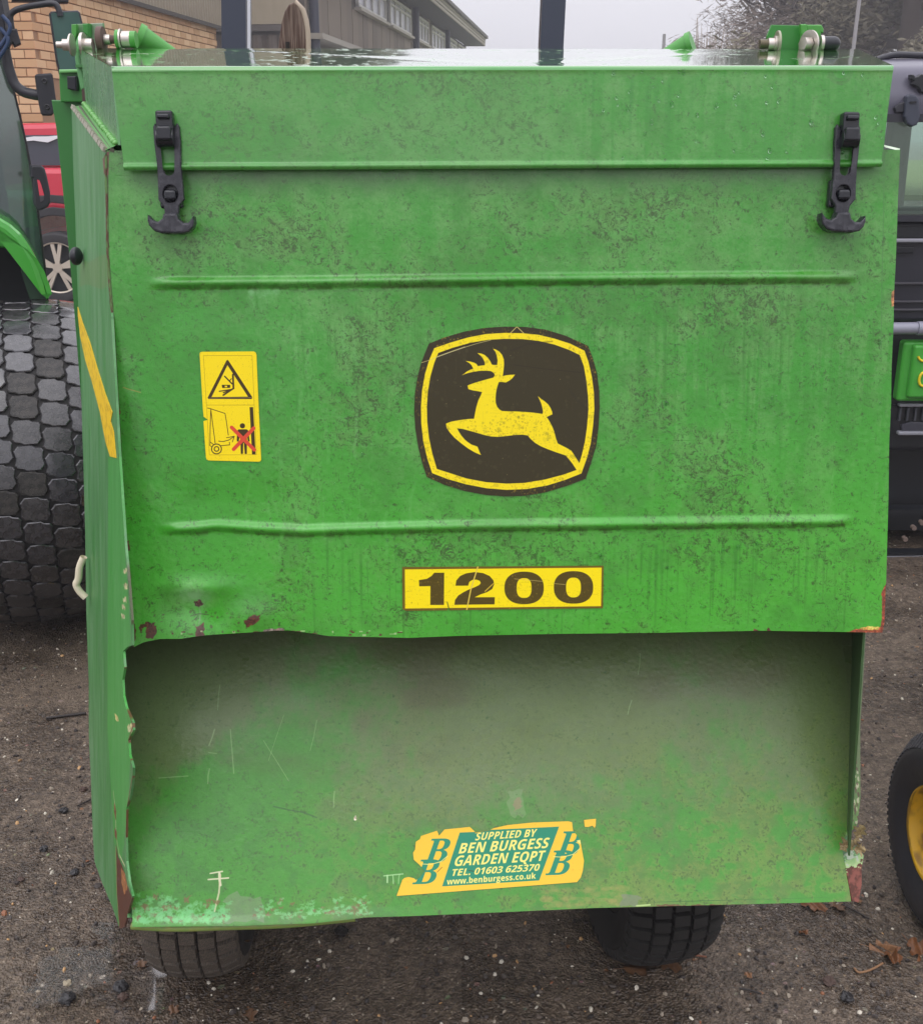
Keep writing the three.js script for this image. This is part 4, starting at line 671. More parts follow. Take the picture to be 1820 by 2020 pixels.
// ---------------------------------------------------------------- rubber T-handle catches on the lid
{
  const scuff = canvasTex(256, 256, (x, y) => { const k = 255 * clamp(0.28 + 0.7 * (fbm(x / 16, y / 16, 4) - 0.4)); return [k, k, k]; }, null, false), dust = canvasTex(256, 256, (x, y) => rgb8(mix3(lin(34, 34, 42), lin(66, 66, 72), 0.8 * sstep(0.45, 0.8, fbm(x / 22, y / 22, 5)))));
  scuff.repeat.set(12, 12); dust.repeat.set(9, 9);
  const rubber = mat(null, 1, { map: dust, roughnessMap: scuff }), dark = mat(lin(20, 22, 30), 0.26), glossy = mat(lin(26, 28, 36), 0.14);
  const S = 0.00060, SX = 0.00060;
  function catchAt(cx, tilt) {
    const g = sub('rubber_catch', hopper);
    const [a0, b0] = F(cx, 345), fr = new Frame(FACE.at(a0, b0), FACE.u, FACE.v);
    const L = (pts) => pts.map(([x, y]) => [x * SX, -y * S]);
    const place = (geo) => geo.applyMatrix4(new THREE.Matrix4().makeRotationZ(tilt)).applyMatrix4(fr.m());
    const flat = (pts, t, off, bevel, holes = []) => { const e = new THREE.ExtrudeGeometry(shapeOf(L(pts), holes.map(L)), { depth: t - 2 * bevel, bevelEnabled: true, bevelThickness: bevel, bevelSize: bevel, bevelOffset: -bevel, bevelSegments: 3, curveSegments: 8 }); return place(e.translate(0, 0, off + bevel)); };
    const arc = (x, y, rx, ry, t0, t1, n = 10) => Array.from({ length: n + 1 }, (_, i) => { const t = mix(t0, t1, i / n) * RAD; return [x + rx * Math.cos(t), y + ry * Math.sin(t)]; });
    // keeper on the lid: a hooked block the strap loops over
    part('keeper', [place(new RoundedBoxGeometry(34 * S, 54 * S, 0.016, 3, 0.003).translate(0, 92 * S, LN + 0.009)), place(new RoundedBoxGeometry(30 * S, 30 * S, 0.024, 3, 0.004).translate(0, 73 * S, LN + 0.013)), place(new THREE.CylinderGeometry(0.0105, 0.0105, 34 * S, 24).rotateZ(Math.PI / 2).translate(0, 66 * S, LN + 0.012))], dark, g);
    part('keeper_tab', place(new RoundedBoxGeometry(25 * S, 9 * S, 0.006, 3, 0.002).translate(0, 106 * S, LN + 0.02)), glossy, g);
    // strap: two arms round a slot, widening to the peg hole, then the neck
    const body = [[-26, -90], [-22, -97], ...arc(0, -80, 19, 14, 215, 325, 6), [22, -97], [26, -90], [27, -60], [25, -10], [26, 30], [27, 52], [16, 66], [13, 84], [-13, 84], [-15, 66], [-25, 52], [-24, 30], [-23, -10], [-26, -60]];
    const slot = [[-17, -70], ...arc(0, -76, 17, 10, 180, 360, 6), [17, -70], [16, -30], [14, -6], ...arc(0, -4, 14, 12, 0, 180, 8), [-15, -30]];
    const hole = arc(0, 41, 15, 17, 0, 350, 20);
    part('strap', flat(body, 0.0085, 0.0125, 0.0016, [slot, hole.reverse()]), rubber, g);
    // peg block and peg that the strap hooks on to
    part('peg', [place(new RoundedBoxGeometry(46 * S, 56 * S, 0.011, 3, 0.003).translate(-2 * S, -40 * S, 0.007)), place(new RoundedBoxGeometry(25 * S, 22 * S, 0.012, 4, 0.004).translate(0, -44 * S, 0.02))], dark, g);
    const T = [[-13, 80], [13, 80], [16, 92], [25, 99], [35, 99], [46, 86], [47, 98], [44, 108], [36, 117], [20, 121], [-20, 120], [-34, 115], [-44, 104], [-47, 94], [-46, 82], [-36, 93], [-26, 96], [-17, 90]];
    part('t_handle', flat(T, 0.021, 0.008, 0.003), rubber, g);
    return g;
  }
  catchAt(341, 0.012); catchAt(1653, -0.02);
}

// ---------------------------------------------------------------- hinge brackets, bolts and frame behind the lid
{
  const gr = mat(lin(74, 150, 62), 0.38), grD = mat(lin(50, 128, 50), 0.4), steel = mat(lin(198, 190, 182), 0.32, { metal: 0.85 }), worn2 = mat(null, 0.45, { map: canvasTex(128, 128, (x, y) => rgb8(mix3(lin(90, 140, 86), lin(146, 160, 142), sstep(0.35, 0.65, fbm(x / 5, y / 30, 3))))) }), rusty = mat(lin(92, 70, 64), 0.7), capM = mat(lin(26, 28, 36), 0.3);
  const up = V3(0, 1, 0);
  // facing plates stand square to the camera side of the frame
  const FZ = (z) => new Frame(V3(0, 1.5, z), V3(1, 0, 0), up);
  const q = (fr, pts) => pts.map(([x, y]) => fr.hit(x, y));
  const c1 = (x, y) => [x * 0.26467, y * 0.26467];                  // left corner close-up
  const c2 = (x, y) => [105.4 + x * 0.14061, 22.6 + y * 0.14061];   // hinge close-up
  const L = sub('lid_hinge', hopper);
  const fp = FZ(-1.99);
  part('back_plate', plate(fp, q(fp, [c2(255, 180), c2(700, 160), c2(730, 380), c2(735, 520), c2(260, 520)]), 0.008, { bevel: 0.001 }), worn2, L);
  part('gusset', plate(FZ(-1.975), q(FZ(-1.975), [c2(260, 180), c2(325, 178), c2(330, 300), c2(300, 420), c2(262, 330)]), 0.012, { bevel: 0.001 }), gr, L);
  part('gusset', plate(FZ(-1.97), q(FZ(-1.97), [c2(410, 170), c2(495, 165), c2(498, 350), c2(420, 300)]), 0.02, { bevel: 0.002 }), grD, L);
  const eye = FZ(-1.955);
  part('hinge_arm', plate(eye, q(eye, [c1(560, 340), c1(575, 280), c1(595, 250), c1(625, 245), c1(650, 290), c1(640, 330), c1(590, 380), c1(600, 470), c1(625, 560), c1(640, 655), c1(605, 670), c1(580, 560), c1(560, 440)]), 0.008, { bevel: 0.002 }), mat(lin(110, 178, 112), 0.3), L);
  part('hinge_arm', plate(FZ(-1.94), q(FZ(-1.94), [c1(612, 672), c1(636, 650), c1(646, 780), c1(618, 770)]), 0.006), rusty, L);
  const along = (name, x, y, z, segs, parent) => { // a bolt assembly lying across: segments [from, to, radius, material, sides]
    const p = atZ(x, y, z), k = 1 / FL * Math.abs(z) * 1.0;
    segs.forEach(([n, s0, s1, r, m, sides = 18]) => part(n, new THREE.CylinderGeometry(r, r, (s1 - s0) * k, sides).rotateZ(Math.PI / 2).translate(p.x + (s0 + s1) / 2 * k, p.y, p.z), m, parent));
  };
  // left bolts, measured from their own left end
  along('bolt', 113, 88.5, -1.93, [['bolt', 0, 15, 0.0052, steel], ['nut', 12, 26, 0.0098, steel, 6], ['washer', 26, 29, 0.017, steel], ['washer', 46, 51, 0.0185, steel], ['bolt_head', 51, 66, 0.0105, steel, 6]], L);
  along('bolt', 194, 78, -1.95, [['washer', 1, 11, 0.020, rusty], ['nut', 12, 23, 0.0085, steel, 6], ['bolt', 22, 38, 0.0065, rusty], ['washer', 34, 40, 0.015, gr], ['washer', 41, 44, 0.0165, steel], ['bushing', 45, 60, 0.013, steel], ['bushing', 60, 70, 0.013, gr]], L);
  // tapering green pivot arms behind the lid
  const cone = (x0, y0, x1, y1, z0, z1, r0, r1, n) => { const a = atZ(x0, y0, z0), b = atZ(x1, y1, z1); part(n, [rod(a, b, r0, 24, r1), rod(a.clone().lerp(b, -0.05), a.clone().lerp(b, 0.07), r0 * 1.06, 24, r0 * 1.06)], gr, hopper); };
  cone(275, 73, 372, 126, -2.06, -2.085, 0.0215, 0.008, 'pivot_arm');
  cone(1362, 89, 1285, 122, -2.1, -2.125, 0.0215, 0.008, 'pivot_arm');
  // right bracket
  const R = sub('lid_hinge', hopper), rp = FZ(-2.02);
  const c3 = (x, y) => [1430 + x * 0.2142, y * 0.2142];              // right bracket close-up
  part('back_plate', plate(rp, q(rp, [c3(425, 228), c3(745, 236), c3(750, 540), c3(385, 540), c3(383, 330)]), 0.008, { bevel: 0.001 }), grD, R);
  part('gusset', plate(FZ(-2.0), q(FZ(-2.0), [c3(690, 222), c3(745, 220), c3(752, 300), c3(748, 520), c3(690, 520), c3(700, 330)]), 0.012, { bevel: 0.002 }), gr, R);
  part('end_lug', plate(FZ(-2.03), q(FZ(-2.03), [c3(745, 226), c3(885, 228), c3(903, 260), c3(902, 305), c3(880, 300), c3(890, 420), c3(870, 540), c3(740, 540)]), 0.01, { bevel: 0.002 }), gr, R);
  along('bolt', 1497, 87, -1.99, [['bolt', 0, 16, 0.0075, mat(lin(96, 88, 70), 0.35, { metal: 0.6 })], ['nut', 15, 26, 0.0105, steel, 6], ['washer', 26, 30, 0.013, steel], ['washer', 30, 34, 0.021, mat(lin(150, 150, 130), 0.4, { metal: 0.5 })]], R);
  const w = atZ(1594, 88, -1.97);
  part('washer', new THREE.CylinderGeometry(0.0225, 0.0225, 0.003, 28).rotateZ(Math.PI / 2).rotateY(0.45).translate(w.x, w.y, w.z), steel, R);
  part('bolt_head', new THREE.CylinderGeometry(0.0105, 0.0105, 0.014, 6).rotateZ(Math.PI / 2).rotateY(0.45).translate(w.x - 0.007, w.y + 0.001, w.z + 0.008), steel, R);
  const cp = atZ(1635, 86, -1.98);
  part('bolt_cap', [new THREE.CapsuleGeometry(0.0115, 0.012, 6, 16).rotateZ(Math.PI / 2).translate(cp.x, cp.y, cp.z)], capM, R);
  part('washer', new THREE.CylinderGeometry(0.013, 0.013, 0.005, 20).rotateZ(Math.PI / 2).translate(cp.x - 0.014, cp.y, cp.z), steel, R);

  // mounting frame on the left: upright plate, narrower head with a square plug
  const fr = FZ(-2.12), M1 = sub('mounting_frame', hopper);
  part('upright', plate(fr, q(fr, [c1(385, 745), c1(640, 745), c1(640, 1500), [160, 700], [172, 900], [170, 1000], [160, 760], c1(510, 1820), c1(455, 1280), c1(420, 950)]), 0.05, { bevel: 0.002 }), mat(lin(50, 120, 52), 0.36), M1);
  part('head_plate', plate(FZ(-2.10), q(FZ(-2.10), [c1(440, 520), c1(640, 520), c1(640, 760), c1(452, 760)]), 0.03, { bevel: 0.002 }), grD, M1);
  part('head_lip', plate(FZ(-2.09), q(FZ(-2.09), [c1(440, 518), c1(640, 514), c1(640, 540), c1(442, 545)]), 0.05, { bevel: 0.002 }), mat(lin(112, 180, 104), 0.3), M1);
  part('square_plug', plate(FZ(-2.085), q(FZ(-2.085), [c1(500, 566), c1(570, 566), c1(572, 676), c1(504, 664)]), 0.02, { bevel: 0.002 }), capM, M1);
  const kn = atZ(151, 505, -1.75); part('rubber_knob', new THREE.SphereGeometry(0.014, 20, 14).scale(0.7, 1, 1).translate(kn.x, kn.y, kn.z), capM, M1);
  const hk = [[166, 1098], [158, 1118], [155, 1142], [151, 1152], [158, 1166], [170, 1178]].map(([x, y]) => atZ(x, y, -1.75));
  part('pale_hook', tube(hk, 0.006, 30, 10), mat(lin(226, 216, 190), 0.35), M1);
}

// ---------------------------------------------------------------- two small turf wheels under the collector
function turfTyre(R, W, rim, tread, cols, n, depth, bite, parent, rubber, dirt, seed) {
  // a rounded casing turned about x; blocks laid on its crown
  const prof = [], hw = W / 2;
  const crown = (x) => R - depth - bite * Math.pow(Math.abs(x) / hw, 2.6);
  for (let i = 0; i <= 26; i++) { const x = mix(-hw * 0.93, hw * 0.93, i / 26); prof.push([x, crown(x)]); }
  const sideP = (s) => [[s * hw * 1.0, R - depth - bite * 1.15], [s * hw * 1.03, mix(R, rim, 0.45)], [s * hw * 0.98, mix(R, rim, 0.75)], [s * hw * 0.82, rim]];
  const pts = [...sideP(-1).reverse(), ...prof, ...sideP(1)].map(([x, r]) => new THREE.Vector2(r, x));
  part('tyre', new THREE.LatheGeometry(pts, 72).rotateZ(-Math.PI / 2), rubber, parent);
  const geos = cols.map(({ x, w, len, shape }) => {
    const da = 2 * Math.PI / n * len, top = [], N = shape.length;
    const pos = [], idx = [], P = (u, v, out, k) => { const X = x + u * w * k, th = v * da * k, r = crown(X) + out; return [X, r * Math.cos(th), r * Math.sin(th)]; };
    const push = (p) => (pos.push(...p), pos.length / 3 - 1);
    const c = push(P(0, 0, depth, 1));
    const mid = shape.map(([u, v]) => push(P(u, v, depth, 0.5))), rimT = shape.map(([u, v]) => push(P(u, v, depth, 0.93))), bev = shape.map(([u, v]) => push(P(u, v, depth * 0.72, 1))), low = shape.map(([u, v]) => push(P(u, v, -0.004, 1.03)));
    for (let i = 0; i < N; i++) { const j = (i + 1) % N; idx.push(c, mid[i], mid[j]); for (const [A, B] of [[mid, rimT], [rimT, bev], [bev, low]]) idx.push(A[i], B[i], B[j], A[i], B[j], A[j]); }
    const g = new THREE.BufferGeometry(); g.setAttribute('position', new THREE.Float32BufferAttribute(pos, 3)); g.setIndex(idx);
    const q = toCreasedNormals(g, 0.5), uv = new Float32Array(q.attributes.position.count * 2); for (let i = 0; i < uv.length / 2; i++) { uv[i * 2] = (q.attributes.position.getX(i) - x) / w + 0.5; uv[i * 2 + 1] = q.attributes.position.getZ(i) / (R * 2 * Math.PI / n * len) + 0.5; } q.setAttribute('uv', new THREE.BufferAttribute(uv, 2));
    return q;
  });
  const r = rng(seed);
  cols.forEach((c, ci) => { for (let i = 0; i < n; i++) {
    const th = (i + (c.shift ?? 0)) / n * Math.PI * 2, cz = Math.sin(th), cy = Math.cos(th);
    if (c.facing && cz < c.facing(cy)) continue;
    const b = part('tread_block', geos[ci], tread[Math.floor(r() * tread.length)], parent); b.rotation.x = th;
  } });
}
const oct = [[-0.5, -0.3], [-0.36, -0.5], [0.1, -0.5], [0.36, -0.46], [0.5, -0.3], [0.5, 0.3], [0.36, 0.5], [-0.1, 0.5], [-0.36, 0.46], [-0.5, 0.3]];
const rect = [[-0.5, -0.5], [0, -0.5], [0.5, -0.5], [0.5, 0], [0.5, 0.5], [0, 0.5], [-0.5, 0.5], [-0.5, 0]];
const tyreTex = canvasTex(512, 512, (x, y) => { const n = fbm(x / 22, y / 22, 4), m = fbm(x / 5, y / 5, 3); return rgb8(mix3(mix3(lin(64, 58, 52), lin(102, 91, 79), sstep(0.4, 0.7, n)), lin(104, 92, 78), 0.7 * sstep(0.58, 0.72, m))); });
const tyreBump = canvasTex(256, 256, (x, y) => { const k = 255 * fbm(x / 6, y / 6, 3); return [k, k, k]; }, null, false);
{
  const grooveR = mat(lin(34, 31, 29), 0.8), darkR = mat(lin(40, 38, 36), 0.6, { bumpMap: tyreBump, bumpScale: 0.003 }), dusty = mat(null, 0.75, { map: tyreTex, bumpMap: tyreBump, bumpScale: 0.001 });
  const mk = (x, z, turn, lean, R, W) => {
    const wv = sub('wheel', hopper); wv.position.set(x, R - 0.004, z); wv.rotation.set(0, turn, lean, 'YXZ');
    const wd = W / 5.2, fine = turn > 0.1, cols = [-2, -1, 0, 1, 2].map((k) => ({ x: k * wd * 1.02, w: wd * (Math.abs(k) === 2 ? 1.0 : 0.88), len: 0.76, shape: rect, shift: Math.abs(k) === 1 ? 0.35 : 0, facing: (cy) => -0.25 }));
    turfTyre(R, W, R * 0.5, [fine ? darkR : dusty], cols, fine ? 40 : 35, 0.013, 0.022, wv, grooveR, 0, 5);
    part('rim', new THREE.CylinderGeometry(R * 0.5, R * 0.5, W * 0.8, 32).rotateZ(Math.PI / 2), mat(lin(34, 32, 30), 0.6), wv);
    part('fork', [box(0.012, 0.24, 0.05, W / 2 + 0.02, 0.1, 0), box(0.012, 0.24, 0.05, -W / 2 - 0.02, 0.1, 0), box(W + 0.06, 0.012, 0.06, 0, 0.215, 0)], mat(lin(30, 34, 32), 0.5), wv);
  };
  mk(-0.484, -1.768, 0.05, -0.02, 0.2, 0.168);
  mk(0.348, -1.80, 0.2, 0, 0.2, 0.18);
}
// ---------------------------------------------------------------- compact tractor standing to the left
const FZ = (z) => new Frame(V3(0, 1.5, z), V3(1, 0, 0), V3(0, 1, 0));
const hitAll = (fr, pts) => pts.map(([x, y]) => fr.hit(x, y));
const FT = (z) => { const t = 0.38; return new Frame(V3(-1.3, 1.5, z), V3(Math.cos(t), 0, -Math.sin(t)), V3(0, 1, 0)); };  // square to the tractor, which points away to the left
const plateT = (z, pts, t, opt = {}) => { const fr = FT(z); return plate(fr, hitAll(fr, pts), t, { ...opt, holes: (opt.holes ?? []).map((h) => hitAll(fr, h)) }); };
const plateZ = (z, pts, t, opt = {}) => { const fr = FZ(z); return plate(fr, hitAll(fr, pts), t, { ...opt, holes: (opt.holes ?? []).map((h) => hitAll(fr, h)) }); };
{
  const tr = thing('compact_tractor', 'green compact tractor with wide turf tyre, dark glazed cab and black mirrors', 'tractor');
  const black = mat(lin(34, 34, 42), 0.42), green = mat(lin(62, 158, 50), 0.22, { clearcoat: 0.6, clearcoatRoughness: 0.15 });
  const sipe = (a, b, seed) => canvasTex(128, 96, (x, y) => { const n = fbm(x / 20 + seed, y / 20, 4), m = fbm(x / 4, y / 4 + seed, 3); return rgb8(mix3(mix3(lin(...a), lin(...b), sstep(0.35, 0.7, n)), lin(96, 90, 82), 0.3 * sstep(0.62, 0.8, m))); }, (ctx) => { ctx.strokeStyle = 'rgb(14,14,14)'; ctx.lineWidth = 2.6; ctx.beginPath(); ctx.moveTo(44, 16); ctx.lineTo(44, 28); ctx.lineTo(58, 38); ctx.moveTo(72, 60); ctx.lineTo(86, 68); ctx.lineTo(86, 82); ctx.stroke(); });
  const wetR = mat(null, 0.17, { map: sipe([38, 38, 42], [54, 53, 58], 3), bumpMap: tyreBump, bumpScale: 0.0005, clearcoat: 1, clearcoatRoughness: 0.12 }), wetR2 = mat(null, 0.24, { map: sipe([36, 35, 38], [58, 56, 58], 8), bumpMap: tyreBump, bumpScale: 0.001, clearcoat: 0.8, clearcoatRoughness: 0.2 }), wetR3 = mat(null, 0.42, { map: sipe([32, 30, 29], [56, 52, 49], 13), bumpMap: tyreBump, bumpScale: 0.0015 });
  const w = sub('rear_wheel', tr); w.position.set(-1.36, 0.508, -3.415); w.rotation.y = 0.34;
  const hexish = [[-0.5, -0.3], [-0.43, -0.38], [-0.34, -0.5], [0.12, -0.5], [0.22, -0.42], [0.42, -0.38], [0.5, -0.26], [0.45, 0.02], [0.5, 0.3], [0.43, 0.38], [0.34, 0.5], [-0.12, 0.5], [-0.22, 0.42], [-0.42, 0.38], [-0.5, 0.26], [-0.45, -0.02]];
  const cols = [-3, -2, -1, 0, 1, 2, 3].map((k) => ({ x: k * 0.079, w: 0.0788, len: 0.985, shape: hexish, shift: k * 0.36, facing: (cy) => -0.12 }));
  turfTyre(0.512, 0.53, 0.27, [wetR, wetR, wetR2, wetR3], cols, 44, 0.0085, 0.05, w, mat(lin(26, 24, 23), 0.7), 0, 11);
  part('rim', new THREE.LatheGeometry([[0.001, -0.05], [0.12, -0.05], [0.2, 0.02], [0.25, 0.12], [0.272, 0.2], [0.272, -0.2]].map(([r, y]) => new THREE.Vector2(r, y)), 48).rotateZ(-Math.PI / 2), mat(lin(214, 176, 30), 0.4), w);
  // wing over the wheel
  const outer = [[-170, 420], [-90, 410], [-30, 417], [0, 430], [22, 443], [42, 461], [58, 484], [72, 508], [82, 535], [91, 562], [98, 592]], inner = [[93, 592], [86, 566], [76, 540], [64, 520], [48, 503], [28, 493], [0, 489], [-40, 494], [-100, 520], [-170, 560]];
  part('wing', plateT(-3.42, [...outer, ...inner], 0.3, { bevel: 0.02 }), green, tr);
  part('wheel_arch', plateT(-3.62, [...inner, [-170, 760], [93, 760]], 0.02), mat(lin(20, 24, 28), 0.7), tr);
  part('arch_liner', plateT(-3.45, [[40, 499], [64, 519], [78, 543], [92, 590], [60, 590], [44, 540]], 0.12), mat(lin(24, 58, 36), 0.5), tr);
  // cab: tinted panes between black pillars
  const edge = [[-6, 60], [3, 90], [16, 125], [29, 172], [46, 243], [55, 284], [63, 326], [78, 417], [91, 519], [99, 600]];
  const tint = mat([0.34, 0.47, 0.46], 0.03, { transmission: 0.9, ior: 2.3, thickness: 0 });
  const cz = -3.72, zf = FT(cz), LE = (pts, d) => pts.map(([x, y]) => [x + d, y]);
  part('rear_pane', plate(zf, hitAll(zf, [...LE(edge, -4), [-330, 600], [-330, 60]]), 0.006), tint, tr);
  part('pane_edge', plateT(cz + 0.006, [...edge, ...LE(edge, -4.5).reverse()], 0.02, { bevel: 0.002 }), mat(lin(16, 16, 18), 0.4), tr);
  const side = [];
  const eb = edge.map(([x, y]) => zf.at(...zf.hit(x, y))), eb2 = eb.map((p) => p.clone().add(V3(-0.62, 0, -1.25)));
  part('side_pane', grid(eb.length - 1, 1, (u, v) => (v ? eb2 : eb)[Math.round(u * (eb.length - 1))]), tint, tr);
  part('cab_pillar', [tube(eb2, 0.03, 30, 8)], black, tr);
  const top = eb[0], bx0 = top.x - 1.25;
  part('cab_roof', new RoundedBoxGeometry(1.45, 0.12, 1.6, 3, 0.04).translate(top.x - 0.7, top.y + 0.33, cz - 0.72), mat(lin(40, 44, 44), 0.5), tr);
  part('cab_pillar', [bar(V3(top.x, top.y, cz), V3(top.x - 0.02, top.y + 0.3, cz), 0.05, 0.05), bar(V3(bx0, 0.9, cz), V3(bx0, top.y + 0.3, cz), 0.05, 0.05)], black, tr);
  const seatX = top.x - 0.62;
  part('seat', [new RoundedBoxGeometry(0.5, 0.12, 0.5, 3, 0.04).translate(seatX, 1.08, cz - 0.7), new RoundedBoxGeometry(0.5, 0.55, 0.12, 3, 0.05).translate(seatX, 1.4, cz - 0.45)], mat(lin(34, 34, 36), 0.7), tr);
  part('cab_body', [new RoundedBoxGeometry(1.25, 0.5, 1.3, 3, 0.04).translate(top.x - 1.2, 0.72, cz - 0.72), new RoundedBoxGeometry(0.62, 0.55, 1.3, 3, 0.08).translate(top.x - 1.5, 0.95, cz - 2.0)], green, tr);
  part('axle_housing', [box(1.5, 0.2, 0.25, -2.25, 0.5, -3.45)], black, tr);
  const w2 = sub('rear_wheel', tr); w2.position.set(-2.85, 0.508, -3.415);
  part('tyre', new THREE.TorusGeometry(0.37, 0.145, 14, 40).rotateY(Math.PI / 2).scale(1.35, 1, 1), wetR2, w2); part('rim', cyl(0.25, 0.3, 32).rotateZ(Math.PI / 2), mat(lin(214, 176, 30), 0.4), w2);
  for (const x of [-2.5, -3.5]) { const fw = sub('front_wheel', tr); fw.position.set(x, 0.34, -5.5); part('tyre', new THREE.TorusGeometry(0.235, 0.1, 12, 32).rotateY(Math.PI / 2).scale(1.3, 1, 1), wetR2, fw); part('rim', cyl(0.16, 0.2, 24).rotateZ(Math.PI / 2), mat(lin(214, 176, 30), 0.4), fw); }
  part('roof_edge', plateT(-3.6, [[24, -14], [138, -10], [136, 5], [100, 6], [96, 3], [24, 2]], 0.05, { bevel: 0.004 }), black, tr);
  // mirrors and their arms
  const at3 = (pts, z) => pts.map(([x, y]) => atZ(x, y, z));
  part('mirror_arm', tube(at3([[25, 60], [22, 42], [22, 30], [29, 22], [52, 14], [82, 9], [99, 7], [111, 9], [117, 19], [120, 32]], -3.55), 0.0088, 60, 10), black, tr);
  const mir = sub('mirror', tr);
  part('mirror_shell', plateT(-3.51, [[98, 26], [102, 22], [154, 20], [159, 24], [164, 44], [161, 144], [118, 146], [112, 120]], 0.035, { bevel: 0.006 }), black, mir);
  part('mirror_glass', plateT(-3.503, [[101.5, 28], [104.5, 25], [153, 23.5], [156, 27], [160.5, 46], [157, 140], [120, 142], [115, 118]], 0.004), mat(null, 0.16, { map: canvasTex(128, 256, (x, y) => rgb8(mix3(lin(34, 62, 60), lin(70, 98, 92), sstep(0.35, 0.7, fbm(x / 18, y / 60, 3))))), specularIntensity: 0.35 }), mir);  // dark greenish reflection painted into the glass
  part('arm_clamp', plateT(-3.53, [[14, 58], [34, 56], [43, 86], [30, 92], [26, 84], [20, 94], [10, 80]], 0.06, { bevel: 0.004 }), black, tr);
  part('lower_arm', tube(at3([[-2, 30], [3, 63], [8, 86], [14, 116], [20, 140], [31, 167], [46, 180], [62, 185], [78, 187], [92, 181]], -3.54), 0.0155, 60, 12), black, tr);
  const m2 = sub('mirror', tr);
  part('mirror_shell', plateT(-3.5, [[70, 149], [73, 146], [101, 144], [105, 147], [112, 198], [107, 224], [103, 228], [86, 228], [82, 223], [76, 194]], 0.04, { bevel: 0.005 }), black, m2);
  for (const [x, y] of [[89, 160], [94, 211]]) { const p = atZ(x, y, -3.49); part('screw_recess', new THREE.TorusGeometry(0.006, 0.003, 8, 18).translate(p.x, p.y, p.z), mat(lin(16, 16, 20), 0.5), m2); }
  part('door_handle', plateT(-3.62, [[61, 325], [82, 326], [89, 332], [93, 345], [100, 378], [101, 398], [96, 408], [84, 414], [74, 416], [68, 404], [66, 352], [61, 350]], 0.04, { bevel: 0.006, holes: [[[70, 350], [82, 352], [87, 364], [93, 386], [92, 398], [84, 404], [77, 402], [74, 380]]] }), black, tr);
  for (const [x, y] of [[5, 30], [1, 55]]) { const p = atZ(x, y, -3.5); part('cable', tube([p, p.clone().add(V3(0.02, -0.03, 0)), p.clone().add(V3(-0.03, -0.1, 0))], 0.006, 12, 8), mat(lin(40, 60, 96), 0.5), tr); }
}

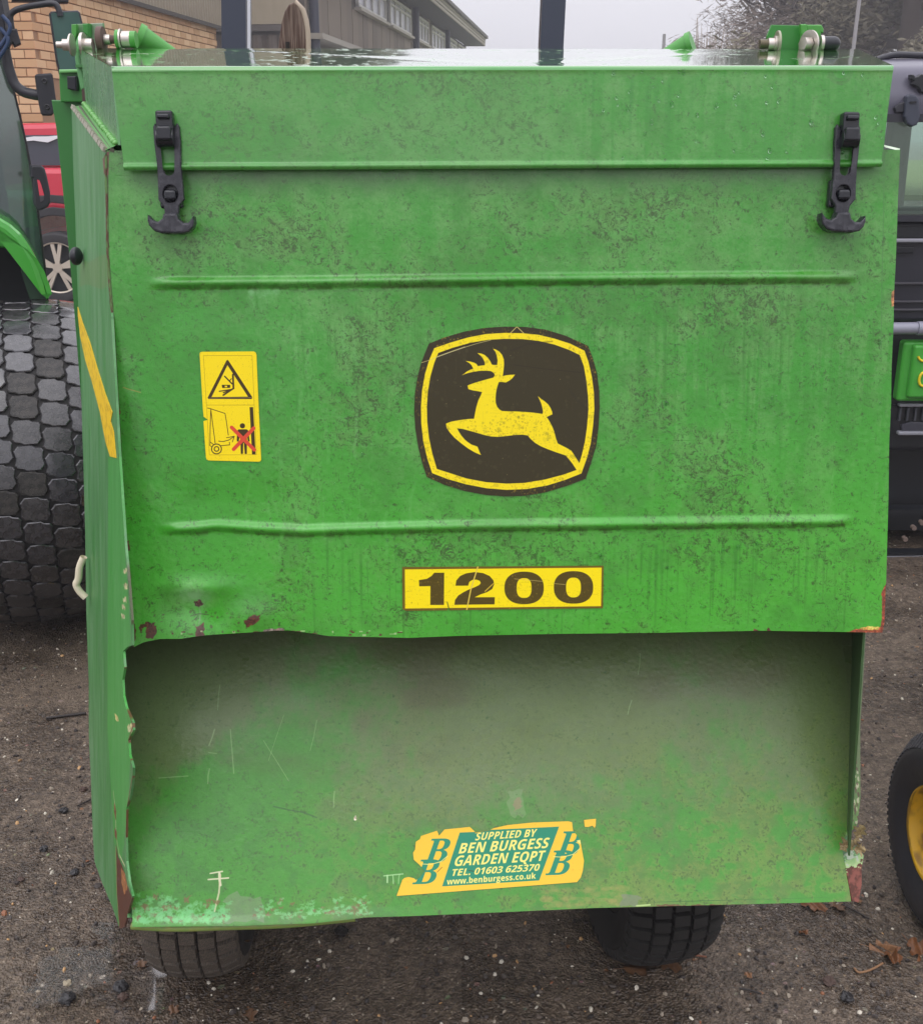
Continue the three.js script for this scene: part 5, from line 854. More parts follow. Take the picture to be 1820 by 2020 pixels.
// ---------------------------------------------------------------- red car parked beyond the tractor
{
  const car = thing('parked_car', 'red car with dark wheel arch and silver five-spoke wheel beyond the tractor', 'car');
  const z0 = -10.6, red = mat(lin(206, 36, 62), 0.25, { clearcoat: 1, clearcoatRoughness: 0.05 }), clad = mat(lin(44, 42, 46), 0.6), glass = mat(lin(72, 74, 84), 0.1), alloy = mat(lin(206, 194, 178), 0.3, { metal: 0.5 });
  const X0 = -3.77, fr = FZ(z0), H = (y) => fr.hit(120, y)[1] + 1.5;
  const G = (pts) => pts.map(([x, y]) => [x + X0, y - 1.5]);
  const arch = (r, cx, cy, n = 14) => Array.from({ length: n + 1 }, (_, i) => { const t = Math.PI * (1 - i / n); return [cx + r * Math.cos(t), cy + r * Math.sin(t)]; });
  const body = G([[-0.78, 0.5], [-0.42, 0.42], ...arch(0.42, 0, 0.42), [0.42, 0.42], [2.15, 0.42], ...arch(0.42, 2.57, 0.42), [2.99, 0.42], [3.4, 0.5], [3.45, 0.85], [3.2, 1.0], [2.5, 1.12], [1.9, 1.2], [-0.4, 1.22], [-0.72, 1.15], [-0.82, 0.8]]);
  part('body', plate(fr, body, 1.7, { bevel: 0.05 }), red, car);
  part('cabin', plate(fr, G([[1.75, 1.2], [1.15, 1.56], [0.7, 1.62], [-0.35, 1.6], [-0.62, 1.22]]), 1.5, { bevel: 0.05, off: -0.1 }), red, car);
  part('side_window', plate(fr, G([[1.5, 1.235], [1.05, 1.46], [0.68, 1.5], [-0.3, 1.5], [-0.5, 1.235]]), 0.02, { off: -0.088 }), glass, car);
  const wh = mat(lin(236, 234, 238), 0.3);
  part('roof_trim', plate(fr, [...[[42, 272], [62, 269], [88, 269], [112, 267], [114, 271], [90, 281], [62, 277], [42, 279]].map(([x, y]) => fr.hit(x, y))], 0.02, { off: -0.06 }), wh, car);  // white shape paints the sky's reflection along the window top
  part('arch_trim', plate(fr, G([...arch(0.47, 0, 0.40), ...arch(0.395, 0, 0.40).reverse()]), 0.08, { off: 0.02, bevel: 0.008 }), clad, car);
  part('sill_trim', plate(fr, G([[0.42, 0.3], [2.15, 0.3], [2.15, 0.52], [0.42, 0.52]]), 0.06, { off: 0.015, bevel: 0.008 }), clad, car);
  part('arch_trim', plate(fr, G([...arch(0.52, 0, 0.46).slice(2, 13), ...arch(0.47, 0, 0.44).slice(2, 13).reverse()]), 0.06, { off: 0.01, bevel: 0.006 }), clad, car);
  part('door_line', [bar(V3(X0 + 0.18, 0.93, z0 + 0.001), V3(X0 + 1.9, 0.95, z0 + 0.001), 0.012, 0.008), bar(V3(X0 - 0.3, 0.97, z0 + 0.001), V3(X0 + 0.1, 0.97, z0 + 0.001), 0.012, 0.008), bar(V3(X0 + 0.12, 1.14, z0 + 0.001), V3(X0 + 0.2, 0.9, z0 + 0.001), 0.01, 0.008)], mat(lin(120, 20, 36), 0.4), car);
  for (const x of [0, 2.57]) {
    const wl = sub('wheel', car); wl.position.set(X0 + x, 0.325, z0 - 0.02);
    part('tyre', new THREE.LatheGeometry([[0.235, -0.1], [0.30, -0.11], [0.322, -0.09], [0.325, 0], [0.322, 0.09], [0.30, 0.11], [0.235, 0.1]].map(([r, y]) => new THREE.Vector2(r, y)), 48).rotateX(Math.PI / 2), mat(lin(46, 44, 46), 0.7), wl);
    const sp = [new THREE.TorusGeometry(0.232, 0.012, 8, 48).translate(0, 0, 0.085), cyl(0.045, 0.04, 20).rotateX(Math.PI / 2).translate(0, 0, 0.075)];
    for (let k = 0; k < 5; k++) for (const s of [-1, 1]) { const a = (k / 5 + 0.045) * Math.PI * 2, b = a + s * 0.17; sp.push(bar(V3(0.03 * Math.cos(a), 0.03 * Math.sin(a), 0.08), V3(0.225 * Math.cos(b), 0.225 * Math.sin(b), 0.075), 0.034, 0.02)); }
    part('rim', sp, alloy, wl); part('hub', cyl(0.232, 0.02, 32).rotateX(Math.PI / 2).translate(0, 0, 0.0), mat(lin(28, 28, 32), 0.6), wl);
  }
  const c = [atZ(128, 596, -9.9), atZ(140, 590, -9.9)];
  solo('kerb_marker', bar(V3(c[0].x - 0.12, 0.05, -9.9), V3(c[0].x + 0.16, 0.05, -9.9), 0.07, 0.05), mat(lin(220, 60, 50), 0.6), 'small red plastic marker lying on the ground before the red car', 'marker');
}
// ---------------------------------------------------------------- brick and clad buildings to the left
const RUN = V3(Math.sin(6.3 * RAD), 0, -Math.cos(6.3 * RAD)), OUTW = V3(Math.cos(6.3 * RAD), 0, Math.sin(6.3 * RAD)), UPW = V3(0, 1, 0);
const vertical = (o, u) => new Frame(o, u, UPW);
{
  const b = thing('brick_building', 'tan brick building with grey-brown corrugated cladding above, behind the tractor', 'building');
  const c0 = atZ(88, 260, -12.6); c0.y = 0;
  const A = vertical(c0, RUN), Fw = new Frame(c0.clone().add(V3(-5, 0, 0)), V3(1, 0, 0), UPW);
  const len = A.hit(427, 60)[0], hc = A.hit(427, 52)[1], H1 = 7.2;
  const mortar = mat(lin(150, 118, 88), 0.9), brickM = [[224, 188, 144], [228, 192, 148], [214, 176, 132], [222, 180, 136], [206, 166, 122]].map((c, i) => mat(lin(...c).map((v) => v * 0.84), 0.85));
  const wallB = part('wall', [box(len, hc, 0.3).applyMatrix4(A.m(len / 2, hc / 2, -0.16))], mortar, b), wallF = part('wall', [box(5, hc, 0.3).applyMatrix4(Fw.m(2.5, hc / 2, -0.16))], mortar, b);
  const bg = new RoundedBoxGeometry(0.222, 0.079, 0.03, 1, 0.004), bh = new RoundedBoxGeometry(0.108, 0.079, 0.03, 1, 0.004), r = rng(12), course = 0.0905;
  const lay = (fr, a, hgt, g, parent) => { const o = part('brick', g, brickM[Math.floor(r() * 5)], parent); o.applyMatrix4(fr.m(a, hgt, -0.009 + (r() - 0.5) * 0.004)); };
  const mm = (fr) => fr;
  for (let k = 16; k * course < hc - 0.05; k++) { // courses above the car
    const y = (k + 0.5) * course, odd = k % 2;
    for (let i = 0; i < 4; i++) lay(Fw, 5 - 0.111 - i * 0.232 - odd * 0.116, y, bg, wallF);
    if (odd) lay(Fw, 5 - 0.054, y, bh, wallF);
  }
  let n = 0;
  for (let k = Math.ceil(hc / course) - 1; k > 0 && n < 270; k--) { const y = (k + 0.5) * course; if (y + 0.04 > hc) continue; const odd = k % 2; for (let a = 0.111 + (odd ? 0.116 : 0); a < len - 0.12; a += 0.232) { lay(A, a, y, bg, wallB); n++; } }
  // corrugated sheet over the brick
  const ribs = (fr, a0, a1, h0, h1, pitch, depth, off, material, name, parent) => {
    const n2 = Math.round((a1 - a0) / pitch) * 4, P = [0, 1, 1, 0];
    const g = grid(n2, 1, (u, v) => fr.at(mix(a0, a1, u), mix(h0, h1, v), off + depth * P[Math.round(u * n2) % 4]));
    return part(name, [toCreasedNormals(g, 0.3)], material, parent);
  };
  const cladM = mat(null, 0.55, { map: canvasTex(256, 256, (x, y) => rgb8(mix3(lin(126, 116, 98), lin(150, 140, 120), fbm(x / 40, y / 12, 4)))) });
  ribs(A, -0.1, len + 0.35, hc, H1, 0.11, 0.03, 0.05, cladM, 'corrugated_cladding', b); ribs(Fw, 0, 5.1, hc, H1, 0.11, 0.03, 0.05, cladM, 'corrugated_cladding', b);
  part('drip_trim', [bar(A.at(-0.1, hc - 0.02, 0.06), A.at(len + 0.35, hc - 0.02, 0.06), 0.05, 0.05), bar(Fw.at(0, hc - 0.02, 0.06), Fw.at(5.1, hc - 0.02, 0.06), 0.05, 0.05)], mat(lin(70, 66, 62), 0.6), b);
  part('roof', box(len + 0.8, 0.2, 6).applyMatrix4(A.m(len / 2, H1 + 0.1, -2.9)), mat(lin(90, 88, 84), 0.8), b);
  part('wall', box(0.3, H1, 6).applyMatrix4(A.m(len + 0.1, H1 / 2, -3.1)), mat(lin(120, 110, 96), 0.8), b);
  part('downpipe', rod(A.at(len + 0.2, 0, 0.12), A.at(len + 0.2, H1, 0.12), 0.06), mat(lin(66, 62, 60), 0.5), b);
}
{
  const b = thing('office_building', 'long grey-brown two-storey building with a row of white-framed windows and deep ribbed eaves', 'building');
  const c0 = atZ(606, 90, -22); c0.y = 0;
  const W = vertical(c0, RUN), G = new Frame(c0.clone().addScaledVector(OUTW, -9), OUTW, UPW);
  const h1 = W.hit(640, 76.5)[1], soffIn = W.hit(818, 19)[1];
  let e0 = 0.1, e1 = 4; for (let k = 0; k < 40; k++) { const e = (e0 + e1) / 2; if (vertical(c0.clone().addScaledVector(OUTW, e), RUN).hit(848, 1)[1] > soffIn) e0 = e; else e1 = e; }
  const OV = e0, FASC = vertical(c0.clone().addScaledVector(OUTW, OV), RUN);
  const top = FASC.hit(926, 42)[1], end = FASC.hit(957, 78)[0];
  const soff = soffIn, L = end - 0.6;
  const boardTex = canvasTex(512, 256, (x, y) => { const n = fbm(x / 5, y / 60, 4); return rgb8(mix3(lin(112, 102, 90), lin(138, 126, 112), n)); });
  const grey = mat(null, 0.75, { map: boardTex });
  // upper storey hung with vertical boards
  const nb = 46, bw = L / nb, r = rng(9);
  const tones = [[122, 111, 98], [114, 103, 92], [130, 118, 104]].map((c) => mat(lin(...c), 0.75));
  const upper = part('wall', box(L, soff - h1, 0.25).applyMatrix4(W.m(L / 2, (soff + h1) / 2, -0.145)), mat(lin(84, 76, 68), 0.8), b);
  const wins = [[[699, 14, 758, 50]], [[766, 50, 807, 80]], [[818, 80, 842, 101]], [[848, 90, 875, 115]], [[878, 100, 900, 120]]];
  const sillH = W.hit(703, 14.3)[1], headH = soff - 0.12;
  const spans = [[934, 1008], [1018, 1073], [1087, 1119], [1127, 1162], [1166, 1194], [1197, 1216]].map(([p, q]) => [W.hit(p * 0.7527, 60)[0], W.hit(q * 0.7527, 60)[0]]);
  for (let i = 0; i < nb; i++) { // boards stop at the windows
    const a = (i + 0.5) * bw, hit = spans.some(([p, q]) => a > p - bw * 0.4 && a < q + bw * 0.4), t = hit ? sillH - 0.08 : soff;
    const o = part('board', new THREE.BoxGeometry(bw - 0.018, t - h1, 0.03), tones[Math.floor(r() * 3)], upper); o.applyMatrix4(W.m(a, (t + h1) / 2, -0.005 + 0.008 * (i % 2)));
  }
  const white = mat(lin(214, 212, 206), 0.5), pane = mat(lin(196, 196, 206), 0.25), blind = mat(lin(206, 206, 214), 0.7);
  for (const [p, q] of spans) {
    const w = sub('window', b), wd = q - p, hh = headH - sillH, fm = [];
    for (const [x0, x1, y0, y1] of [[0, wd, 0, 0.07], [0, wd, hh - 0.07, hh], [0, 0.07, 0, hh], [wd - 0.07, wd, 0, hh]]) fm.push(box(x1 - x0, y1 - y0, 0.07).applyMatrix4(W.m(p + (x0 + x1) / 2, sillH + (y0 + y1) / 2, 0.03)));
    part('frame', fm, white, w);
    for (let k = 1; k < 4; k++) part('mullion', box(0.06, hh - 0.16, 0.06).applyMatrix4(W.m(p + wd * k / 4, sillH + hh / 2, 0.03)), white, w);
    part('transom', box(wd - 0.16, 0.05, 0.055).applyMatrix4(W.m(p + wd / 2, sillH + hh * 0.74, 0.03)), white, w);
    for (let k = 0; k < 4; k++) part('pane', box(wd / 4 - 0.07, hh - 0.14, 0.012).applyMatrix4(W.m(p + wd * (k + 0.5) / 4, sillH + hh / 2, 0.012)), pane, w);
    part('sill', box(wd + 0.16, 0.06, 0.16).applyMatrix4(W.m(p + wd / 2, sillH - 0.04, 0.06)), mat(lin(176, 170, 158), 0.6), w);
  }
  // ground floor set back below a pale ledge, eaves, posts, roof
  part('wall', box(L, h1 - 0.1, 0.25).applyMatrix4(W.m(L / 2, h1 / 2 - 0.05, -0.5)), mat(lin(74, 68, 62), 0.8), b);
  part('ledge', box(L, 0.1, 0.8).applyMatrix4(W.m(L / 2, h1 - 0.06, -0.1)), mat(lin(150, 144, 132), 0.6), b);
  part('canopy', box(7, 0.08, 1.3).applyMatrix4(W.m(3.6, h1 - 0.42, 0.6)), mat(lin(214, 214, 210), 0.5), b);
  for (const a of [spans[0][0] - 6.2, (spans[1][1] + spans[2][0]) / 2, (spans[3][1] + spans[4][0]) / 2]) part('downpipe', rod(W.at(Math.max(a, 0.15), 0, 0.12), W.at(Math.max(a, 0.15), soff, 0.12), 0.09), mat(lin(52, 54, 68), 0.4), b);
  part('soffit', box(L + 0.6, 0.04, OV).applyMatrix4(W.m(L / 2, soff + 0.02, OV / 2)), mat(lin(64, 62, 68), 0.7), b);
  for (let k = 0; k < 4; k++) part('fascia_board', new RoundedBoxGeometry(L + 0.6, (top - soff) / 4 - 0.012, 0.05, 2, 0.012).applyMatrix4(FASC.m(L / 2, soff + (top - soff) * (k + 0.5) / 4, 0.012 * k)), mat(lin(150 + 6 * k, 142 + 6 * k, 124 + 6 * k), 0.6), b);
  part('roof', box(L + 0.6, 0.1, 9.6).applyMatrix4(W.m(L / 2, top - 0.08, -3.9)), mat(lin(96, 92, 88), 0.8), b);
  // end wall facing the yard: panel over a dark band and a ribbed shutter
  part('wall', box(9, top - 0.2, 0.25).applyMatrix4(G.m(4.5, top / 2 - 0.1, -0.15)), mat(lin(90, 84, 76), 0.8), b);
  const yb = G.hit(530, 48)[1], yc = G.hit(530, 63)[1];
  part('end_panel', box(8.9, top - 0.25 - yb, 0.06).applyMatrix4(G.m(4.4, (top - 0.25 + yb) / 2, 0.02)), mat(null, 0.7, { map: canvasTex(256, 128, (x, y) => rgb8(mix3(lin(160, 148, 126), lin(176, 164, 142), fbm(x / 3, y / 40, 3)))) }), b);
  part('lintel', box(8.9, yb - yc - 0.02, 0.1).applyMatrix4(G.m(4.4, (yb + yc) / 2, 0.03)), mat(lin(96, 90, 86), 0.6), b);
  const n2 = 120, P = [0, 1, 1, 0];
  part('ribbed_shutter', [toCreasedNormals(grid(n2, 1, (u, v) => G.at(0.2 + u * 8.6, 0.05 + v * (yc - 0.1), 0.0 + 0.05 * P[Math.round(u * n2) % 4])), 0.3)], mat(lin(98, 88, 80), 0.6), b);
}
// ---------------------------------------------------------------- utility vehicle to the right
{
  const v = thing('utility_vehicle', 'black and green utility vehicle with windscreen and grey domed roof, right of the collector', 'utility vehicle');
  const Z = -3.9, h = (y, z = Z) => atZ(1790, y, z).y, X = (x, y, z = Z) => atZ(x, y, z).x;
  const x0 = 1.18, x1 = 2.68, xc = (x0 + x1) / 2, wd = x1 - x0;
  const dark = mat(lin(42, 42, 50), 0.34), blk = mat(lin(22, 24, 30), 0.4), roofM = mat(lin(96, 94, 108), 0.3), pale = mat(lin(150, 150, 160), 0.35), green = mat(lin(74, 168, 62), 0.3), yellow = mat(lin(240, 214, 40), 0.4);
  // domed roof: an upright front that curves over
  const roofT = h(113), roofB = h(228), prof = [];
  { const P = [[0, roofB], [0.005, roofB + 0.05], [-0.005, mix(roofB, roofT, 0.5)], [-0.03, mix(roofB, roofT, 0.8)], [-0.08, roofT - 0.012], [-0.16, roofT + 0.004], [-0.5, roofT + 0.02], [-1.3, roofT + 0.02], [-1.42, roofT - 0.06]];
    const cv = new THREE.CatmullRomCurve3(P.map(([z, y]) => V3(0, y, z)), false, 'centripetal');
    part('roof', grid(40, 60, (u, t) => { const p = cv.getPoint(t), e = Math.abs(u * 2 - 1); p.x = mix(x0 - 0.03, x1 + 0.03, u); p.y -= 0.05 * Math.pow(e, 8) * sstep(0, 0.6, t); p.z += Z + 0.01 - 0.05 * Math.pow(e, 8); return p; }), roofM, v); }
  part('roof_rib', tube([[X(1760, 113), h(112), Z - 0.15], [X(1778, 108), h(106), Z - 0.15], [X(1797, 103), h(102), Z - 0.15], [X(1850, 104), h(103), Z - 0.15], [xc + 0.3, h(104), Z - 0.15]], 0.011, 40, 10), dark, v);
  part('windscreen_frame', [box(wd, h(225) - h(241), 0.05, xc, h(233), Z), box(wd, h(424) - h(436), 0.05, xc, h(430), Z), box(0.05, h(232) - h(430), 0.05, x0, h(331), Z), box(0.05, h(232) - h(430), 0.05, x1, h(331), Z)], dark, v);
  part('windscreen', box(wd - 0.05, h(241) - h(424), 0.006, xc, h(332), Z), mat([0.70, 0.82, 0.74], 0.03, { transmission: 0.96, ior: 1.5, thickness: 0 }), v);
  // catch on the windscreen's top edge and a dark clip on the roof
  const ca = sub('screen_catch', v), cx = X(1797, 230);
  part('catch_body', plateZ(Z + 0.045, [[1787, 190], [1793, 186], [1806, 188], [1812, 196], [1814, 232], [1808, 246], [1798, 250], [1788, 244], [1783, 230]], 0.03, { bevel: 0.005 }), mat(lin(58, 62, 76), 0.4), ca);
  part('catch_flap', plateZ(Z + 0.03, [[1763, 212], [1770, 205], [1786, 199], [1788, 222], [1766, 222]], 0.02, { bevel: 0.003 }), dark, ca);
  part('catch_slot', plateZ(Z + 0.05, [[1794, 200], [1806, 199], [1806, 203], [1794, 204]], 0.008), blk, ca);
  part('roof_clip', plateZ(Z + 0.03, [[1796, 147], [1802, 147], [1804, 152], [1811, 150], [1816, 146], [1832, 148], [1832, 178], [1822, 184], [1815, 182], [1812, 174], [1799, 166], [1801, 160], [1796, 156]], 0.03, { bevel: 0.003 }), blk, v);
  // dash and front panels
  part('front_panel', new RoundedBoxGeometry(wd, h(436) - h(640), 0.5, 3, 0.02).translate(xc, h(538), Z - 0.27), dark, v);
  part('vent_slot', box(wd * 0.92, h(446) - h(468), 0.03, xc, h(457), Z - 0.01), blk, v);
  part('trim_strip', new RoundedBoxGeometry(wd * 0.96, h(470) - h(478), 0.03, 2, 0.005).translate(xc, h(474), Z - 0.008), pale, v);
  part('recess', new RoundedBoxGeometry(0.12, h(486) - h(500), 0.02, 2, 0.004).translate(X(1768, 493), h(493), Z - 0.015), blk, v);
  for (const y of [560, 596, 612]) part('panel_rib', new RoundedBoxGeometry(wd * 0.98, 0.008, 0.02, 2, 0.003).translate(xc, h(y), Z - 0.018), mat(lin(62, 60, 66), 0.4), v);
  part('front_bar', [rod(V3(x0, h(646), Z + 0.03), V3(x1, h(640), Z + 0.03), 0.021, 18), rod(V3(X(1800, 645), h(644), Z + 0.034), V3(x1, h(638), Z + 0.034), 0.024, 18)], mat(lin(146, 146, 160), 0.28), v);
  part('nose', new RoundedBoxGeometry(wd, h(640) - h(900), 0.6, 3, 0.03).translate(xc, h(770), Z - 0.34), mat(lin(46, 48, 58), 0.4), v);
  part('nose_recess', box(wd * 0.86, h(655) - h(800), 0.02, xc + 0.05, h(727), Z - 0.035), blk, v);
  const gx = X(1777, 730), gw = 0.62;
  part('badge_panel', [new RoundedBoxGeometry(gw, h(672) - h(790), 0.05, 4, 0.012).translate(gx + gw / 2 - 0.012, h(731), Z - 0.005), new RoundedBoxGeometry(gw - 0.02, h(678) - h(783), 0.05, 4, 0.012).translate(gx + gw / 2 + 0.008, h(729), Z + 0.015)], green, v);
  const q = (x, y) => atZ(x, y, Z + 0.044);
  const bp = part('lettering', [tube([q(1809.5, 703), q(1812, 708), q(1816, 711), q(1822, 712)], 0.0042, 16, 8), tube([q(1824, 733), q(1816, 737), q(1811.5, 748), q(1813, 758), q(1818, 761), q(1825, 758)], 0.0048, 24, 8)], yellow, v);
  part('trim_strip', new RoundedBoxGeometry(wd * 0.6, h(796) - h(803), 0.03, 2, 0.005).translate(X(1774, 800) + wd * 0.3, h(800), Z - 0.02), pale, v);
  for (let k = 0; k < 14; k++) part('grille_bar', box(0.008, h(806) - h(832), 0.02, X(1778, 818) + k * 0.028, h(819), Z - 0.028), mat(lin(70, 72, 80), 0.4), v);
  part('grille_back', box(wd * 0.84, h(804) - h(884), 0.012, xc + 0.06, h(845), Z - 0.034), blk, v);
  part('trim_strip', new RoundedBoxGeometry(wd * 0.6, h(853) - h(860), 0.03, 2, 0.005).translate(X(1772, 856) + wd * 0.3, h(856), Z - 0.02), pale, v);
  part('lamp_bezel', plateZ(Z - 0.02, [[1776, 838], [1796, 832], [1830, 834], [1830, 856], [1778, 852]], 0.02, { bevel: 0.003 }), mat(lin(66, 66, 76), 0.3), v);
  part('underbody', [box(wd * 0.94, h(900) - h(1075), 1.2, xc, h(985), Z - 0.75), box(wd * 0.98, 0.02, 0.06, xc, h(1015), Z - 0.06), box(wd * 0.98, 0.012, 0.05, xc, h(1092), Z - 0.02)], mat(lin(18, 21, 27), 0.5), v);
  part('skid_bar', rod(V3(x0, h(1104), Z + 0.0), V3(x1, h(1082), Z + 0.0), 0.006), mat(lin(110, 110, 116), 0.4), v);
  for (const [x, y] of [[1783, 1062], [1800, 1040], [1816, 1030]]) { const p = atZ(x, y, Z + 0.02); part('bolt', cyl(0.009, 0.02, 10).rotateX(Math.PI / 2).translate(p.x, p.y, p.z), mat(lin(120, 104, 96), 0.5), v); }
  part('cargo_bed', new RoundedBoxGeometry(wd, 0.35, 1.2, 3, 0.03).translate(xc, 0.85, Z - 2.1), mat(lin(60, 140, 54), 0.4), v);
  part('seat', [new RoundedBoxGeometry(wd * 0.8, 0.14, 0.5, 3, 0.04).translate(xc, 0.85, Z - 0.95), new RoundedBoxGeometry(wd * 0.8, 0.4, 0.12, 3, 0.04).translate(xc, 1.0, Z - 1.2)], mat(lin(40, 40, 40), 0.7), v);
  part('roll_cage', [x0 + 0.03, x1 - 0.03].map((x) => rod(V3(x, 0.7, Z - 1.3), V3(x, roofT - 0.02, Z - 1.3), 0.022)), blk, v);
  for (const [x, z] of [[x0 + 0.12, Z - 0.5], [x1 - 0.12, Z - 0.5], [x0 + 0.12, Z - 2.2], [x1 - 0.12, Z - 2.2]]) { const w = sub('wheel', v); w.position.set(x, 0.29, z); part('tyre', new THREE.TorusGeometry(0.2, 0.09, 14, 36).rotateY(Math.PI / 2).scale(1.3, 1, 1), mat(lin(34, 33, 34), 0.6), w); part('rim', cyl(0.14, 0.16, 24).rotateZ(Math.PI / 2), mat(lin(220, 186, 40), 0.4), w); }
}
// small mower wheel at the right edge
{
  const lm = thing('lawn_mower', 'lawn mower at the right edge showing one small black tyre on a yellow rim', 'mower'), w = sub('wheel', lm);
  w.position.set(0.99, 0.192, -1.86); w.rotation.y = 0.02;
  const rub = mat(lin(50, 50, 55), 0.4, { bumpMap: tyreBump, bumpScale: 0.0006 }), P = (l) => l.map(([r, y]) => new THREE.Vector2(r, y));
  part('tyre', new THREE.LatheGeometry(P([[0.09, -0.066], [0.122, -0.084], [0.155, -0.088], [0.178, -0.078], [0.19, -0.055], [0.195, -0.02], [0.195, 0.02], [0.19, 0.055], [0.178, 0.078], [0.155, 0.088], [0.125, 0.084], [0.1, 0.07]]), 64).rotateZ(-Math.PI / 2), rub, w);
  const rg = new THREE.TorusGeometry(0.0, 0.0, 3, 3);
  const ribG = box(0.10, 0.012, 0.0085, 0, 0.196, 0), ribS = box(0.040, 0.011, 0.008).rotateZ(0.85).translate(-0.066, 0.184, 0), rib = mergeGeometries([ribG, ribS, ribS.clone().scale(-1, 1, 1)].map(plain));
  const all = []; for (let k = 0; k < 76; k++) all.push(rib.clone().rotateX(k / 76 * Math.PI * 2));
  const tr = part('tread_ribs', all, rub, w); tr.userData.kind = 'stuff';
  part('rim', new THREE.LatheGeometry(P([[0.1, -0.068], [0.096, -0.074], [0.09, -0.07], [0.084, -0.04], [0.05, -0.03], [0.03, -0.045], [0.001, -0.045]]), 48).rotateZ(-Math.PI / 2).rotateY(Math.PI).rotateY(Math.PI), mat(null, 0.45, { map: canvasTex(128, 64, (x, y) => rgb8(mix3(lin(226, 176, 26), lin(160, 120, 34), sstep(0.5, 0.75, fbm(x / 8, y / 8, 4))))) }), w);
  const gm = mat(lin(60, 150, 50), 0.3), bk = mat(lin(34, 34, 38), 0.5); // the rest of it stands outside the picture
  part('axle', [rod(V3(1.05, 0.192, -1.86), V3(1.95, 0.192, -1.86), 0.022), box(0.3, 0.14, 0.2, 1.5, 0.28, -1.9)], bk, lm);
  part('bonnet', new RoundedBoxGeometry(0.55, 0.42, 1.0, 4, 0.1).translate(1.6, 0.6, -2.15), gm, lm);
  part('chassis', box(0.4, 0.12, 1.3, 1.62, 0.38, -2.3), bk, lm);
  part('seat', [new RoundedBoxGeometry(0.44, 0.1, 0.42, 3, 0.04).translate(1.72, 0.72, -2.72), new RoundedBoxGeometry(0.44, 0.4, 0.1, 3, 0.04).translate(1.72, 0.92, -2.92)], bk, lm);
}

// ---------------------------------------------------------------- roll bar of the mower in front of the collector
{
  const mw = thing('ride_on_mower', 'ride-on mower hidden behind the collector except for its two dark roll bar posts', 'mower'), rb = sub('roll_bar', mw);
  const m = mat(lin(52, 58, 74), 0.28), Z = -2.75, P = (x, y) => atZ(x, y, Z);
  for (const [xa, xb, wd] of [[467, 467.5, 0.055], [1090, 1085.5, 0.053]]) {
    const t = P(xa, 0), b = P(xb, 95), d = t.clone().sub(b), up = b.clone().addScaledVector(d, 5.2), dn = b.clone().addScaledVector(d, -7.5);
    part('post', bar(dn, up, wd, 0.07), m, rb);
    if (xa < 600) part('lit_edge_strip', bar(dn.clone().add(V3(wd / 2 + 0.006, 0, 0.03)), up.clone().add(V3(wd / 2 + 0.006, 0, 0.03)), 0.006, 0.006), mat(lin(206, 208, 216), 0.4), rb);  // added pale strip stands in for the post's sky-lit edge
    rb.userData['_' + xa] = up;
  }
  const u1 = rb.userData._467, u2 = rb.userData._1090; delete rb.userData._467; delete rb.userData._1090;
  { // the machine that carries the collector, hidden behind it
    const gm = mat(lin(60, 146, 52), 0.35), bk = mat(lin(30, 30, 32), 0.6), ylw = mat(lin(224, 184, 40), 0.4);
    part('chassis', [new RoundedBoxGeometry(0.8, 0.35, 1.5, 3, 0.05).translate(-0.17, 0.52, -3.0), new RoundedBoxGeometry(0.6, 0.5, 0.9, 3, 0.08).translate(-0.17, 0.75, -3.6)], gm, mw);
    part('rear_cover', new RoundedBoxGeometry(0.92, 0.5, 0.5, 3, 0.06).translate(-0.17, 0.72, -2.5), gm, mw);
    part('seat', [new RoundedBoxGeometry(0.46, 0.1, 0.44, 3, 0.04).translate(-0.17, 1.0, -2.85), new RoundedBoxGeometry(0.46, 0.42, 0.1, 3, 0.04).translate(-0.17, 1.2, -2.64)], ylw, mw);
    part('cutting_deck', new RoundedBoxGeometry(1.1, 0.16, 0.8, 3, 0.05).translate(-0.17, 0.2, -3.1), gm, mw);
    part('discharge_chute', bar(V3(-0.17, 0.25, -2.9), V3(-0.12, 0.62, -1.95), 0.45, 0.22), bk, mw);
    for (const [x, z, R2, w2] of [[-0.62, -2.55, 0.3, 1.5], [0.28, -2.55, 0.3, 1.5], [-0.5, -4.0, 0.2, 1.2], [0.16, -4.0, 0.2, 1.2]]) { const wl = sub('wheel', mw); wl.position.set(x, R2, z); part('tyre', new THREE.TorusGeometry(R2 * 0.7, R2 * 0.3, 12, 36).rotateY(Math.PI / 2).scale(w2, 1, 1), bk, wl); part('rim', cyl(R2 * 0.45, 0.14, 24).rotateZ(Math.PI / 2), ylw, wl); }
  }
  part('crossbar', bar(u1.clone().add(V3(-0.027, 0, 0)), u2.clone().add(V3(0.027, 0, 0)), 0.055, 0.07), m, rb);
}
